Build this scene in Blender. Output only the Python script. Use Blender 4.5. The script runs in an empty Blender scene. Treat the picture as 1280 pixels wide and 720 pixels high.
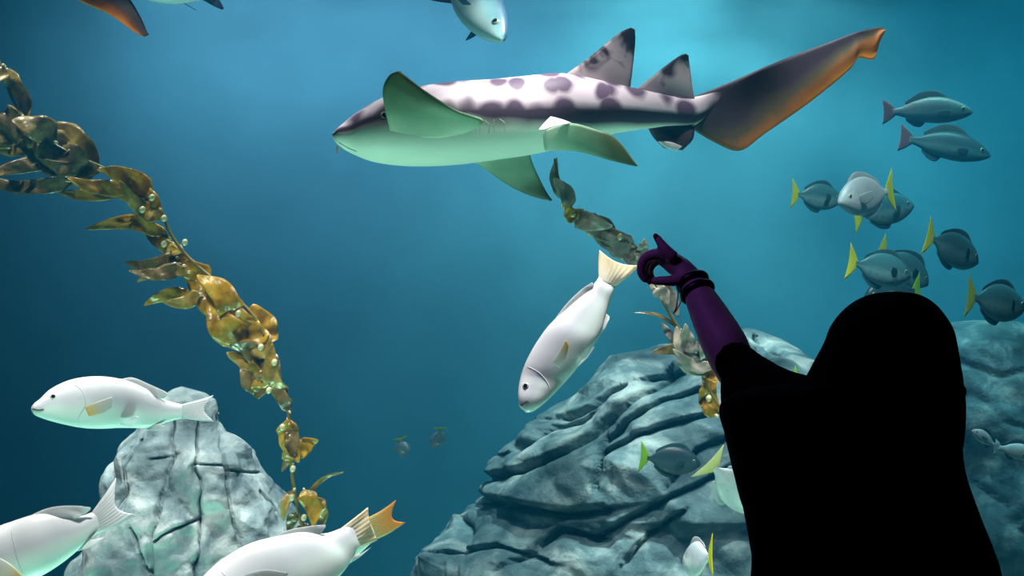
import bpy, math, random
from mathutils import Vector, Matrix, noise

random.seed(7)
PI = math.pi
SC = bpy.context.scene
COL = SC.collection
F = 1372.0                      # focal length in pixels of the 1280x720 frame
CAM = Vector((0, 0, 1.6))


def P(px, py, Y):
    """point of the place that shows at (px, py) when it stands Y metres in front of the camera"""
    return Vector(((px - 640) / F * Y, Y, CAM.z - (py - 360) / F * Y))


def proj(v):
    return 640 + v.x / v.y * F, 360 - (v.z - CAM.z) / v.y * F


def lin(c):
    o = []
    for x in c[:3]:
        x /= 255.0
        o.append(x / 12.92 if x <= 0.04045 else ((x + 0.055) / 1.055) ** 2.4)
    return (*o, 1.0)


# ------------------------------------------------------------------ materials
class NT:
    def __init__(s, name):
        s.m = bpy.data.materials.new(name)
        s.m.use_nodes = True
        s.t = s.m.node_tree
        s.t.nodes.clear()
        s.out = s.t.nodes.new('ShaderNodeOutputMaterial')

    def n(s, typ, ins=None, **props):
        nd = s.t.nodes.new(typ)
        for k, v in props.items():
            setattr(nd, k, v)
        for k, v in (ins or {}).items():
            if isinstance(v, bpy.types.NodeSocket):
                s.t.links.new(v, nd.inputs[k])
            else:
                nd.inputs[k].default_value = v
        return nd

    def ramp(s, fac, stops, interp='LINEAR'):
        nd = s.t.nodes.new('ShaderNodeValToRGB')
        cr = nd.color_ramp
        cr.interpolation = interp
        while len(cr.elements) < len(stops):
            cr.elements.new(0.5)
        for e, (p, c) in zip(cr.elements, stops):
            e.position = p
            e.color = c if len(c) == 4 else lin(c)
        s.t.links.new(fac, nd.inputs[0])
        return nd.outputs[0]

    def attr(s, name):
        return s.n('ShaderNodeAttribute', attribute_name=name).outputs['Fac']

    def obj(s):
        return s.n('ShaderNodeTexCoord').outputs['Object']

    def noise(s, vec, scale, detail=3, rough=0.55, dist=0.0):
        return s.n('ShaderNodeTexNoise', {'Vector': vec, 'Scale': scale, 'Detail': detail, 'Roughness': rough, 'Distortion': dist}).outputs[0]

    def mix(s, fac, a, b, blend='MIX'):
        nd = s.n('ShaderNodeMix', data_type='RGBA', blend_type=blend)
        for i, v in ((0, fac), (6, a), (7, b)):
            if isinstance(v, bpy.types.NodeSocket):
                s.t.links.new(v, nd.inputs[i])
            else:
                nd.inputs[i].default_value = v
        return nd.outputs[2]

    def math(s, op, a, b=0.0):
        nd = s.n('ShaderNodeMath', operation=op)
        for i, v in ((0, a), (1, b)):
            if isinstance(v, bpy.types.NodeSocket):
                s.t.links.new(v, nd.inputs[i])
            else:
                nd.inputs[i].default_value = v
        return nd.outputs[0]

    def bump(s, h, strength, dist=0.01):
        return s.n('ShaderNodeBump', {'Height': h, 'Strength': strength, 'Distance': dist}).outputs[0]

    def surf(s, color, rough=0.5, spec=0.5, normal=None, translucent=0.0, coat=0.0, trans_color=None):
        b = s.n('ShaderNodeBsdfPrincipled', {'Base Color': color, 'Roughness': rough, 'Specular IOR Level': spec})
        if coat:
            b.inputs['Coat Weight'].default_value = coat
        if normal is not None:
            s.t.links.new(normal, b.inputs['Normal'])
        sh = b.outputs[0]
        if translucent:
            tl = s.n('ShaderNodeBsdfTranslucent', {'Color': color if trans_color is None else trans_color})
            mx = s.n('ShaderNodeMixShader', {0: translucent, 1: sh, 2: tl.outputs[0]})
            sh = mx.outputs[0]
        s.t.links.new(sh, s.out.inputs[0])
        return s.m


def plain(name, c, rough=0.5, spec=0.4, translucent=0.0, var=0.12, scale=30):
    t = NT(name)
    o = t.obj()
    k = t.noise(o, scale)
    a = lin(c)
    col = t.ramp(k, [(0.3, tuple(x * (1 - var) for x in a[:3]) + (1,)), (0.7, tuple(min(1, x * (1 + var)) for x in a[:3]) + (1,))])
    return t.surf(col, rough, spec, None, translucent)


def fish_skin(name, back, mid, belly, blotch=None, scale=240.0, spec=0.45, rough=0.38, lines=0.06):
    t = NT(name)
    o = t.obj()
    v = t.attr('v')
    nz = t.noise(o, 9, 2)
    vv = t.math('ADD', t.math('MULTIPLY', v, 0.5), t.math('ADD', 0.42, t.math('MULTIPLY', nz, 0.16)))
    col = t.ramp(vv, [(0.05, belly), (0.38, belly), (0.6, mid), (0.9, back)])
    if blotch:
        nb = t.noise(o, 14, 2)
        col = t.mix(t.ramp(nb, [(0.5, (0, 0, 0)), (0.66, (170, 170, 170))]), col, lin(blotch))
    sc = t.n('ShaderNodeTexVoronoi', {'Vector': o, 'Scale': scale}, feature='F1').outputs[0]
    return t.surf(col, rough, spec, t.bump(sc, lines, 0.002), coat=0.1)


def fin_mat(name, root, tip, trans=0.45, rays=70, edge=None):
    t = NT(name)
    tt = t.attr('t')
    u = t.attr('u')
    col = t.ramp(tt, [(0.0, root), (0.95, tip)])
    if edge:
        col = t.mix(t.ramp(tt, [(0.55, (0, 0, 0)), (1.0, (255, 255, 255))]), col, lin(edge))
    ray = t.math('SINE', t.math('MULTIPLY', u, rays))
    dark = t.mix(0.5, col, (0.55, 0.55, 0.55, 1), 'MULTIPLY')
    col = t.mix(t.ramp(ray, [(0.0, (0, 0, 0)), (1.0, (70, 70, 70))]), col, dark)
    return t.surf(col, 0.45, 0.4, t.bump(ray, 0.25, 0.002), trans)


M = {}
M['silver'] = fish_skin('silver_scales', (216, 218, 220), (202, 210, 216), (214, 232, 226))  # grey-blue side shading put into the mid tone
M['silver_warm'] = fish_skin('silver_scales_warm', (206, 204, 196), (220, 224, 222), (208, 236, 222))
M['silver_fin'] = fin_mat('pale_fin', (222, 228, 228), (232, 236, 236), 0.5)
M['yellow_fin'] = fin_mat('pale_yellow_fin', (232, 236, 234), (238, 234, 206), 0.45, 70, (236, 216, 120))
M['cream_tail'] = fin_mat('cream_tail', (230, 230, 216), (244, 232, 196), 0.5, 50)
M['orange_tail'] = fin_mat('orange_tail', (200, 196, 130), (240, 170, 70), 0.45)
M['eye'] = plain('eye_ring', (190, 190, 160), 0.2, 0.8)
M['pupil'] = plain('pupil', (8, 8, 10), 0.08, 0.9)
M['mouth'] = plain('mouth_dark', (60, 52, 48), 0.5)
M['gill'] = plain('gill_edge', (190, 200, 204), 0.4, 0.5)
M['sg_body'] = fish_skin('surgeonfish_skin', (56, 106, 114), (64, 114, 120), (112, 154, 156), blotch=(54, 98, 106), scale=220)  # teal water haze mixed into the skin colour
M['sg_dark'] = fish_skin('dark_surgeonfish_skin', (36, 64, 72), (42, 72, 80), (66, 98, 104), scale=220)
M['sg_white'] = fish_skin('pale_surgeonfish_skin', (200, 212, 214), (206, 216, 218), (220, 228, 228), blotch=(168, 182, 188), scale=220)
M['sg_fin'] = fin_mat('surgeonfish_fin', (62, 108, 116), (66, 112, 120), 0.4)
M['gr_fin'] = fin_mat('grey_bream_fin', (100, 108, 114), (96, 102, 110), 0.4)
M['yellow_tail'] = fin_mat('yellow_tail', (236, 240, 70), (250, 246, 24), 0.5)
M['cream_yellow_tail'] = fin_mat('cream_yellow_tail', (240, 236, 110), (252, 250, 200), 0.5)
M['green_tail'] = fin_mat('green_yellow_tail', (190, 232, 80), (170, 236, 60), 0.5)
M['gr_body'] = fish_skin('grey_bream_skin', (128, 128, 134), (98, 104, 112), (116, 134, 138), blotch=(90, 92, 100), scale=200)
M['gr_dark'] = fish_skin('dark_bream_skin', (66, 78, 88), (70, 84, 94), (104, 128, 132), scale=200)
M['red_fin'] = fin_mat('reddish_fin', (140, 92, 96), (150, 90, 94), 0.4)
M['far_silver'] = fish_skin('far_silver_skin', (62, 96, 122), (160, 206, 212), (214, 240, 238))
M['dark_fin'] = fin_mat('dark_fin', (70, 96, 120), (36, 56, 96), 0.3)

# shark hide: brown grey back with dark saddles, pale belly; flank shade painted in
t = NT('shark_hide')
o = t.obj()
v = t.attr('v')
s = t.attr('s')
mp = t.n('ShaderNodeMapping', {'Vector': o, 'Scale': (1.0, 0.9, 0.75)}).outputs[0]
nz = t.noise(o, 7, 2)
vor = t.n('ShaderNodeTexVoronoi', {'Vector': t.n('ShaderNodeVectorMath', {0: mp, 1: t.n('ShaderNodeVectorMath', {0: t.n('ShaderNodeTexNoise', {'Vector': o, 'Scale': 6.0}).outputs[1], 'Scale': 0.06}, operation='SCALE').outputs[0]}, operation='ADD').outputs[0], 'Scale': 12.5, 'Randomness': 0.7}, feature='F1').outputs[0]
back = t.ramp(vor, [(0.34, (104, 84, 106)), (0.56, (232, 216, 224))])
vn = t.math('ADD', v, t.math('MULTIPLY', t.math('SUBTRACT', nz, 0.5), 0.25))
thr = t.math('SUBTRACT', 0.80, t.math('MULTIPLY', s, 1.15))
fl = t.n('ShaderNodeMapRange', {'Value': t.math('SUBTRACT', vn, thr), 'From Min': -0.16, 'From Max': 0.12}).outputs[0]
endd = t.n('ShaderNodeMapRange', {'Value': s, 'From Min': 0.84, 'From Max': 0.90, 'To Min': 1.0, 'To Max': 0.0}).outputs[0]
back = t.mix(t.math('MULTIPLY', fl, endd), lin((66, 54, 70)), back)  # dark band is the shaded flank, put into the hide colour
bth = t.n('ShaderNodeMapRange', {'Value': s, 'From Min': 0.38, 'From Max': 0.74, 'To Min': 0.12, 'To Max': -0.85}).outputs[0]
bl2 = t.n('ShaderNodeMapRange', {'Value': t.math('SUBTRACT', vn, bth), 'From Min': -0.16, 'From Max': 0.14, 'To Min': 1.0, 'To Max': 0.0}).outputs[0]
col = t.mix(bl2, back, lin((206, 222, 206)))
fine = t.noise(o, 160, 2)
M['shark'] = t.surf(col, 0.5, 0.3, t.bump(fine, 0.15, 0.003))

t = NT('shark_dorsal')
o = t.obj()
nz = t.noise(o, 12, 2, dist=0.5)
col = t.ramp(t.math('ADD', t.math('MULTIPLY', nz, 0.8), t.math('MULTIPLY', t.math('ADD', t.attr('t'), t.math('MULTIPLY', t.attr('u'), -0.25)), -0.46)), [(0.20, (78, 62, 72)), (0.33, (228, 212, 214))])
M['shark_dorsal'] = t.surf(col, 0.5, 0.3, None, 0.45)
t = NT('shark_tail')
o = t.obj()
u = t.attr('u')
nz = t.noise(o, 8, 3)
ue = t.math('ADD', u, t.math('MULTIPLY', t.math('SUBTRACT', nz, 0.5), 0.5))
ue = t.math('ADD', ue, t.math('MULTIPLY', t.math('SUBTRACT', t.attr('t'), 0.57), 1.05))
col = t.ramp(ue, [(0.15, (84, 74, 86)), (0.42, (104, 98, 74)), (0.72, (186, 118, 48)), (1.1, (250, 166, 52))])  # orange of light coming through the thin fin, put into the colour
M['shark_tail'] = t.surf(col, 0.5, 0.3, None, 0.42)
t = NT('shark_paired_fin')
tt = t.attr('t')
nz = t.noise(t.obj(), 9, 2)
te = t.math('ADD', tt, t.math('MULTIPLY', t.math('SUBTRACT', nz, 0.5), 0.3))
col = t.ramp(te, [(0.0, (190, 214, 190)), (0.28, (130, 172, 140)), (0.62, (72, 98, 66)), (1.0, (74, 82, 44))])
M['shark_fin'] = t.surf(col, 0.5, 0.3, None, 0.22)
t = NT('shark_orange_fin')
nz = t.noise(t.obj(), 30, 3)
ue = t.math('ADD', t.attr('u'), t.math('MULTIPLY', t.math('SUBTRACT', nz, 0.5), 0.35))
ue = t.math('SUBTRACT', ue, t.math('MULTIPLY', t.math('POWER', t.attr('t'), 3.0), 0.45))
col = t.ramp(ue, [(0.12, (52, 40, 34)), (0.42, (116, 72, 36)), (0.72, (224, 130, 20)), (1.0, (246, 170, 60))])
M['shark_orange_fin'] = t.surf(col, 0.45, 0.3, None, 0.4)

# kelp
def kelp_mat(name, a, b, c, trans=0.4):
    t = NT(name)
    o = t.obj()
    n1 = t.noise(o, 18, 4, 0.6, 0.6)
    col = t.ramp(n1, [(0.28, a), (0.5, b), (0.74, c)])
    n2 = t.noise(o, 60, 3)
    return t.surf(col, 0.26, 0.6, t.bump(n2, 0.35, 0.006), trans)


M['kelp_gold'] = kelp_mat('golden_kelp', (120, 92, 18), (196, 156, 38), (236, 204, 84), 0.45)
M['kelp_olive'] = kelp_mat('olive_kelp', (116, 96, 36), (176, 150, 66), (220, 200, 116), 0.42)
M['kelp_dark'] = kelp_mat('dark_kelp', (84, 72, 44), (132, 114, 66), (184, 166, 110), 0.35)
M['kelp_grey'] = kelp_mat('grey_kelp', (136, 138, 128), (176, 174, 158), (222, 212, 182), 0.4)
M['float'] = plain('kelp_float', (206, 202, 158), 0.2, 0.7, 0.2)
M['stipe'] = plain('kelp_stipe', (110, 96, 40), 0.35, 0.5)

# rock
def rock_mat(name, a, b, c, sc=5.0):
    t = NT(name)
    o = t.obj()
    n1 = t.noise(o, sc, 6, 0.6, 0.4)
    col = t.ramp(n1, [(0.3, a), (0.5, b), (0.72, c)])
    n2 = t.noise(o, 38, 5, 0.65)
    n3 = t.noise(o, 9, 4, 0.6)
    h = t.math('ADD', t.math('MULTIPLY', n2, 0.25), n3)
    return t.surf(col, 0.7, 0.3, t.bump(h, 0.4, 0.05))


M['rock'] = rock_mat('pale_rock', (62, 82, 88), (120, 136, 138), (194, 202, 198))
M['rock2'] = rock_mat('teal_rock', (44, 72, 80), (92, 118, 122), (176, 190, 186))
M['sand'] = rock_mat('sand', (150, 160, 140), (176, 182, 156), (200, 200, 172), 3)

# the person
M['skin'] = plain('skin', (172, 148, 146), 0.5, 0.3, 0, 0.08, 20)
M['cloth'] = plain('black_cloth', (6, 6, 7), 0.95, 0.02, 0, 0.2, 60)
M['band'] = plain('dark_band', (22, 16, 26), 0.4, 0.4)
M['chain'] = plain('chain', (80, 64, 46), 0.3, 0.7)
M['white_eye'] = plain('eye_white', (220, 220, 215), 0.2, 0.6)
M['lip'] = plain('lip', (130, 70, 66), 0.4, 0.4)

# the setting
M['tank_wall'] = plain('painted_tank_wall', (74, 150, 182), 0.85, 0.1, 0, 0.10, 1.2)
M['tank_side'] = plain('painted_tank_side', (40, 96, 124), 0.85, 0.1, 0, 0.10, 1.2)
M['dark'] = plain('dark_paint', (14, 14, 18), 0.8, 0.1)
M['carpet'] = plain('dark_carpet', (20, 18, 24), 0.95, 0.05, 0, 0.3, 200)
t = NT('acrylic')
fr = t.n('ShaderNodeFresnel', {'IOR': 1.2})
tr = t.n('ShaderNodeBsdfTransparent', {'Color': (0.985, 0.99, 0.99, 1)})
gl = t.n('ShaderNodeBsdfGlossy', {'Color': (1, 1, 1, 1), 'Roughness': 0.02})
t.t.links.new(t.n('ShaderNodeMixShader', {0: fr.outputs[0], 1: tr.outputs[0], 2: gl.outputs[0]}).outputs[0], t.out.inputs[0])
M['acrylic'] = t.m
t = NT('water_surface')
nz = t.noise(t.obj(), 1.6, 4, 0.6, 0.8)
nm = t.bump(nz, 1.0, 0.25)
lw = t.n('ShaderNodeLayerWeight', {'Blend': 0.35})
tr = t.n('ShaderNodeBsdfTransparent', {'Color': (0.95, 0.98, 0.98, 1)})
gl = t.n('ShaderNodeBsdfGlossy', {'Color': (0.9, 0.97, 1, 1), 'Roughness': 0.12, 'Normal': nm})
t.t.links.new(t.n('ShaderNodeMixShader', {0: lw.outputs['Facing'], 1: tr.outputs[0], 2: gl.outputs[0]}).outputs[0], t.out.inputs[0])
M['surface'] = t.m
t = NT('sea_water')
vs = t.n('ShaderNodeVolumeScatter', {'Color': (0.02, 0.42, 0.78, 1), 'Density': 0.028, 'Anisotropy': 0.1})
va = t.n('ShaderNodeVolumeAbsorption', {'Color': (0.0, 0.55, 0.68, 1), 'Density': 0.10})
t.t.links.new(t.n('ShaderNodeAddShader', {0: vs.outputs[0], 1: va.outputs[0]}).outputs[0], t.out.inputs['Volume'])
M['water'] = t.m


# ------------------------------------------------------------------ object helpers
def empty(name, loc, label=None, cat=None, group=None):
    o = bpy.data.objects.new(name, None)
    COL.objects.link(o)
    o.location = loc
    o.empty_display_size = 0.05
    if label:
        o['label'] = label
        o['category'] = cat
    if group:
        o['group'] = group
    return o


def origin_of(o):
    v = Vector((0, 0, 0))
    while o is not None:
        v += o.location
        o = o.parent
    return v


def obj(name, geo, m, parent=None, smooth=True, label=None):
    """one mesh object; geo = (verts in the world, faces, {attribute: values})"""
    vs, fs = geo[0], geo[1]
    at = geo[2] if len(geo) > 2 else {}
    off = origin_of(parent) if parent is not None else Vector((0, 0, 0))
    me = bpy.data.meshes.new(name)
    me.from_pydata([tuple(Vector(v) - off) for v in vs], [], fs)
    for k, vals in at.items():
        a = me.attributes.new(k, 'FLOAT', 'POINT')
        a.data.foreach_set('value', vals)
    me.materials.append(m)
    if smooth:
        me.polygons.foreach_set('use_smooth', [True] * len(me.polygons))
    me.update()
    o = bpy.data.objects.new(name, me)
    COL.objects.link(o)
    if parent is not None:
        o.parent = parent
    if label:
        o['label'] = label
    return o


def tag(o, label, cat, group=None):
    o['label'] = label
    o['category'] = cat
    if group:
        o['group'] = group
    return o


def struct(name, geo, m, smooth=False):
    o = obj(name, geo, m, None, smooth)
    o['kind'] = 'structure'
    return o


def box(x0, x1, y0, y1, z0, z1):
    v = [(x, y, z) for z in (z0, z1) for y in (y0, y1) for x in (x0, x1)]
    f = [(0, 2, 3, 1), (4, 5, 7, 6), (0, 1, 5, 4), (2, 6, 7, 3), (0, 4, 6, 2), (1, 3, 7, 5)]
    return v, f


def join(*gs):
    V, Fc, A = [], [], {}
    for g in gs:
        b = len(V)
        V += list(g[0])
        Fc += [tuple(i + b for i in f) for f in g[1]]
        if len(g) > 2:
            for k, vals in g[2].items():
                A.setdefault(k, []).extend(vals)
    return V, Fc, A


def spline(pts, n):
    """n points on a Catmull-Rom curve through tuples pts"""
    pts = [tuple(float(x) for x in p) for p in pts]
    m = len(pts)
    if m == 1:
        return pts * n
    out = []
    for i in range(n):
        f = i / (n - 1) * (m - 1)
        k = min(int(f), m - 2)
        a = f - k
        p1, p2 = pts[k], pts[k + 1]
        p0 = pts[k - 1] if k > 0 else tuple(2 * x - y for x, y in zip(p1, p2))
        p3 = pts[k + 2] if k + 2 < m else tuple(2 * y - x for x, y in zip(p1, p2))
        out.append(tuple(0.5 * (2 * b + (c - z) * a + (2 * z - 5 * b + 4 * c - d) * a * a + (3 * b - z - 3 * c + d) * a ** 3)
                         for z, b, c, d in zip(p0, p1, p2, p3)))
    return out


def ident(x, y, d):
    return Vector((x, d, y))


def pix(Y):
    return lambda x, y, d: P(x, y, Y + d)


def loft(st, mp, n=32, m=64, power=1.0):
    """closed body through stations (top x, y, bottom x, y, width ratio, depth)"""
    st = spline(st, m)
    mids, ups, hs = [], [], []
    for a in st:
        T, B = mp(a[0], a[1], a[5]), mp(a[2], a[3], a[5])
        mids.append((T + B) / 2)
        ups.append((T - B).normalized() if (T - B).length > 1e-6 else Vector((0, 0, 1)))
        hs.append((T - B).length / 2)
    V, v, s = [], [], []
    nrm = []
    for i in range(m):
        tg = mids[min(i + 1, m - 1)] - mids[max(i - 1, 0)]
        N = ups[i].cross(tg)
        if N.length < 1e-8:
            N = Vector((0, 1, 0))
        N.normalize()
        if N.y < 0:
            N = -N
        w = st[i][4] * hs[i]
        for k in range(n):
            a = 2 * PI * k / n
            c, sn = math.cos(a), math.sin(a)
            sn = math.copysign(abs(sn) ** power, sn)
            V.append(mids[i] + ups[i] * (c * hs[i]) + N * (sn * w))
            nrm.append((ups[i] * c / max(hs[i], 1e-4) + N * sn / max(w, 1e-4)).normalized())
            v.append(c)
            s.append(i / (m - 1))
    Fc = []
    for i in range(m - 1):
        for k in range(n):
            k2 = (k + 1) % n
            Fc.append((i * n + k, i * n + k2, (i + 1) * n + k2, (i + 1) * n + k))
    Fc.append(tuple(range(n - 1, -1, -1)))
    Fc.append(tuple((m - 1) * n + k for k in range(n)))
    g = (V, Fc, {'v': v, 's': s})
    return g, nrm, n


def spot_on(body, pt, near=True):
    """nearest surface vertex of a lofted body to a picture / plan point, on the near (smaller y) or far side"""
    g, nrm, n = body
    best, bi = 1e18, 0
    for i, V in enumerate(g[0]):
        k = i % n
        if k <= n // 2:
            continue
        q = proj(V) if pt[0] == 'px' else (V.x, V.z)
        d = (q[0] - pt[1]) ** 2 + (q[1] - pt[2]) ** 2
        if d < best:
            best, bi = d, i
    if not near:
        i0, k = divmod(bi, n)
        bi = i0 * n + (n - k) % n
    return g[0][bi].copy(), nrm[bi].copy()


def fin(A, B, mp, th=0.006, notch=0.0, n=18, m=12, wav=0.0, taper=0.25, edge=0.5):
    """thin solid fin between two rails, root at t=0; thickness falls to the tip"""
    A, B = spline(A, n * 2), spline(B, n * 2)

    def at(R, t):
        f = t * (len(R) - 1)
        k = min(int(f), len(R) - 2)
        a = f - k
        return tuple(x * (1 - a) + y * a for x, y in zip(R[k], R[k + 1]))
    pts = []
    for i in range(n):
        row = []
        for j in range(m):
            u = j / (m - 1)
            t = i / (n - 1)
            te = t * (1 - notch * math.sin(PI * u) ** 1.0)
            a, b = at(A, te), at(B, te)
            q = [x * (1 - u) + y * u for x, y in zip(a, b)]
            row.append(mp(q[0], q[1], (q[2] if len(q) > 2 else 0.0)))
        pts.append(row)
    V, tt, uu = [], [], []
    N = [[None] * m for _ in range(n)]
    for i in range(n):
        for j in range(m):
            du = pts[i][min(j + 1, m - 1)] - pts[i][max(j - 1, 0)]
            dt = pts[min(i + 1, n - 1)][j] - pts[max(i - 1, 0)][j]
            k = du.cross(dt)
            N[i][j] = k.normalized() if k.length > 1e-12 else Vector((0, 1, 0))
    for side in (1, -1):
        for i in range(n):
            t = i / (n - 1)
            for j in range(m):
                u = j / (m - 1)
                prof = (math.sin(PI * min(max(u, 0.02), 0.98)) ** edge) * (1 - (1 - taper) * t)
                h = th * (0.12 + 0.88 * prof)
                w = wav * math.sin(u * 9 + t * 4) * t
                V.append(pts[i][j] + N[i][j] * (side * h / 2 + w))
                tt.append(t)
                uu.append(u)
    Fc = []
    q = n * m
    for i in range(n - 1):
        for j in range(m - 1):
            a, b, c, d = i * m + j, i * m + j + 1, (i + 1) * m + j + 1, (i + 1) * m + j
            Fc.append((a, b, c, d))
            Fc.append((q + d, q + c, q + b, q + a))
    rim = [j for j in range(m)] + [i * m + m - 1 for i in range(1, n)] + [(n - 1) * m + j for j in range(m - 2, -1, -1)] + [i * m for i in range(n - 2, 0, -1)]
    for a, b in zip(rim, rim[1:] + rim[:1]):
        Fc.append((a, q + a, q + b, b))
    return V, Fc, {'t': tt, 'u': uu}


def ball(c, r, ax=None, sq=1.0, n=14, m=10):
    """ellipsoid: radius r, squashed by sq along axis ax"""
    ax = (ax or Vector((0, -1, 0))).normalized()
    x = ax.orthogonal().normalized()
    y = ax.cross(x)
    V, Fc = [], []
    for i in range(m + 1):
        a = PI * i / m
        for k in range(n):
            b = 2 * PI * k / n
            V.append(c + ax * (math.cos(a) * r * sq) + (x * math.cos(b) + y * math.sin(b)) * (math.sin(a) * r))
    for i in range(m):
        for k in range(n):
            k2 = (k + 1) % n
            Fc.append((i * n + k, (i + 1) * n + k, (i + 1) * n + k2, i * n + k2))
    return V, Fc


def tube(pts, rads, n=12, m=None, caps=True):
    """tapered tube along 3-D points"""
    m = m or len(pts) * 5
    R = spline([tuple(p) + (r,) for p, r in zip(pts, rads)], m)
    C = [Vector(r[:3]) for r in R]
    V, Fc = [], []
    ref = None
    for i in range(m):
        tg = (C[min(i + 1, m - 1)] - C[max(i - 1, 0)])
        tg = tg.normalized() if tg.length > 1e-9 else Vector((0, 0, 1))
        if ref is None:
            ref = tg.orthogonal().normalized()
        ref = (ref - tg * ref.dot(tg)).normalized()
        bi = tg.cross(ref)
        for k in range(n):
            a = 2 * PI * k / n
            V.append(C[i] + (ref * math.cos(a) + bi * math.sin(a)) * max(R[i][3], 1e-4))
    for i in range(m - 1):
        for k in range(n):
            k2 = (k + 1) % n
            Fc.append((i * n + k, i * n + k2, (i + 1) * n + k2, (i + 1) * n + k))
    if caps:
        Fc.append(tuple(range(n - 1, -1, -1)))
        Fc.append(tuple((m - 1) * n + k for k in range(n)))
    return V, Fc


def torus(c, ax, R, r, n=40, m=10, sx=1.0):
    ax = ax.normalized()
    x = ax.orthogonal().normalized()
    y = ax.cross(x)
    V, Fc = [], []
    for i in range(n):
        a = 2 * PI * i / n
        d = x * math.cos(a) + y * math.sin(a)
        for k in range(m):
            b = 2 * PI * k / m
            V.append(c + d * (R + r * math.cos(b)) + ax * (r * sx * math.sin(b)))
    for i in range(n):
        for k in range(m):
            Fc.append((i * m + k, ((i + 1) % n) * m + k, ((i + 1) % n) * m + (k + 1) % m, i * m + (k + 1) % m))
    return V, Fc


# ------------------------------------------------------------------ the setting
TX, TY0, TY1, TZ0, TZ1 = 6.0, 2.5, 10.0, -1.2, 4.35
struct('floor', box(-4, 4, -3, 2.4, -0.1, 0.0), M['carpet'])
struct('ceiling', box(-4, 4, -3, 2.4, 3.1, 3.2), M['dark'])
struct('wall_left', box(-4.1, -4.0, -3, 2.4, 0, 3.1), M['dark'])
struct('wall_right', box(4.0, 4.1, -3, 2.4, 0, 3.1), M['dark'])
struct('wall_behind', box(-4, 4, -3.1, -3.0, 0, 3.1), M['dark'])
wx, wz0, wz1 = 3.4, 0.3, 2.9
struct('wall_front', join(box(-TX, TX, 2.4, TY0, TZ0, wz0), box(-TX, TX, 2.4, TY0, wz1, 5.4),
                          box(-TX, -wx, 2.4, TY0, wz0, wz1), box(wx, TX, 2.4, TY0, wz0, wz1)), M['dark'])
w1 = struct('window_1', box(-wx, wx, 2.415, 2.475, wz0, wz1), M['acrylic'])
obj('window_sill', box(-wx, wx, 2.36, 2.40, wz0 - 0.06, wz0 - 0.005), M['dark'], w1, False)
struct('wall_tank_back', box(-TX, TX, TY1, TY1 + 0.1, TZ0, 5.4), M['tank_wall'])
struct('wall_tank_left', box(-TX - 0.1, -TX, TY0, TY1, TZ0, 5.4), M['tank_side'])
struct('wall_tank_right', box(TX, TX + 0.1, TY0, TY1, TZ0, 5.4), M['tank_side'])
struct('floor_tank', box(-TX, TX, TY0, TY1, TZ0 - 0.1, TZ0), M['sand'])
struct('ceiling_tank', box(-TX, TX, 2.4, TY1 + 0.1, 5.4, 5.5), M['dark'])
# water: its rippled surface overhead and the body of water itself
V, Fc = [], []
nx, ny = 120, 80
for j in range(ny + 1):
    for i in range(nx + 1):
        x, y = -TX + 0.01 + (2 * TX - 0.02) * i / nx, TY0 + 0.01 + (TY1 - TY0 - 0.02) * j / ny
        V.append((x, y, TZ1 + 0.02 + 0.05 * noise.noise(Vector((x * 1.1, y * 1.8, 3))) + 0.02 * noise.noise(Vector((x * 3, y * 5, 9)))))
for j in range(ny):
    for i in range(nx):
        a = j * (nx + 1) + i
        Fc.append((a, a + 1, a + nx + 2, a + nx + 1))
struct('water_surface', (V, Fc), M['surface'], True)
struct('water', box(-TX + 0.01, TX - 0.01, TY0 + 0.005, TY1 - 0.01, TZ0 + 0.001, TZ1 - 0.06), M['water'])


# ------------------------------------------------------------------ rocks
def seg_d(px, py, pl):
    best, sg = 1e9, False
    for (x0, y0), (x1, y1) in zip(pl, pl[1:]):
        dx, dy = x1 - x0, y1 - y0
        L = dx * dx + dy * dy
        t = max(0.0, min(1.0, ((px - x0) * dx + (py - y0) * dy) / L))
        d = (px - x0 - t * dx) ** 2 + (py - y0 - t * dy) ** 2
        if d < best:
            best = d
            sg = (dx * (py - y0) - dy * (px - x0)) * (1 if dx > 0 or (dx == 0 and dy > 0) else -1) > 0
    return math.sqrt(best), sg


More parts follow.
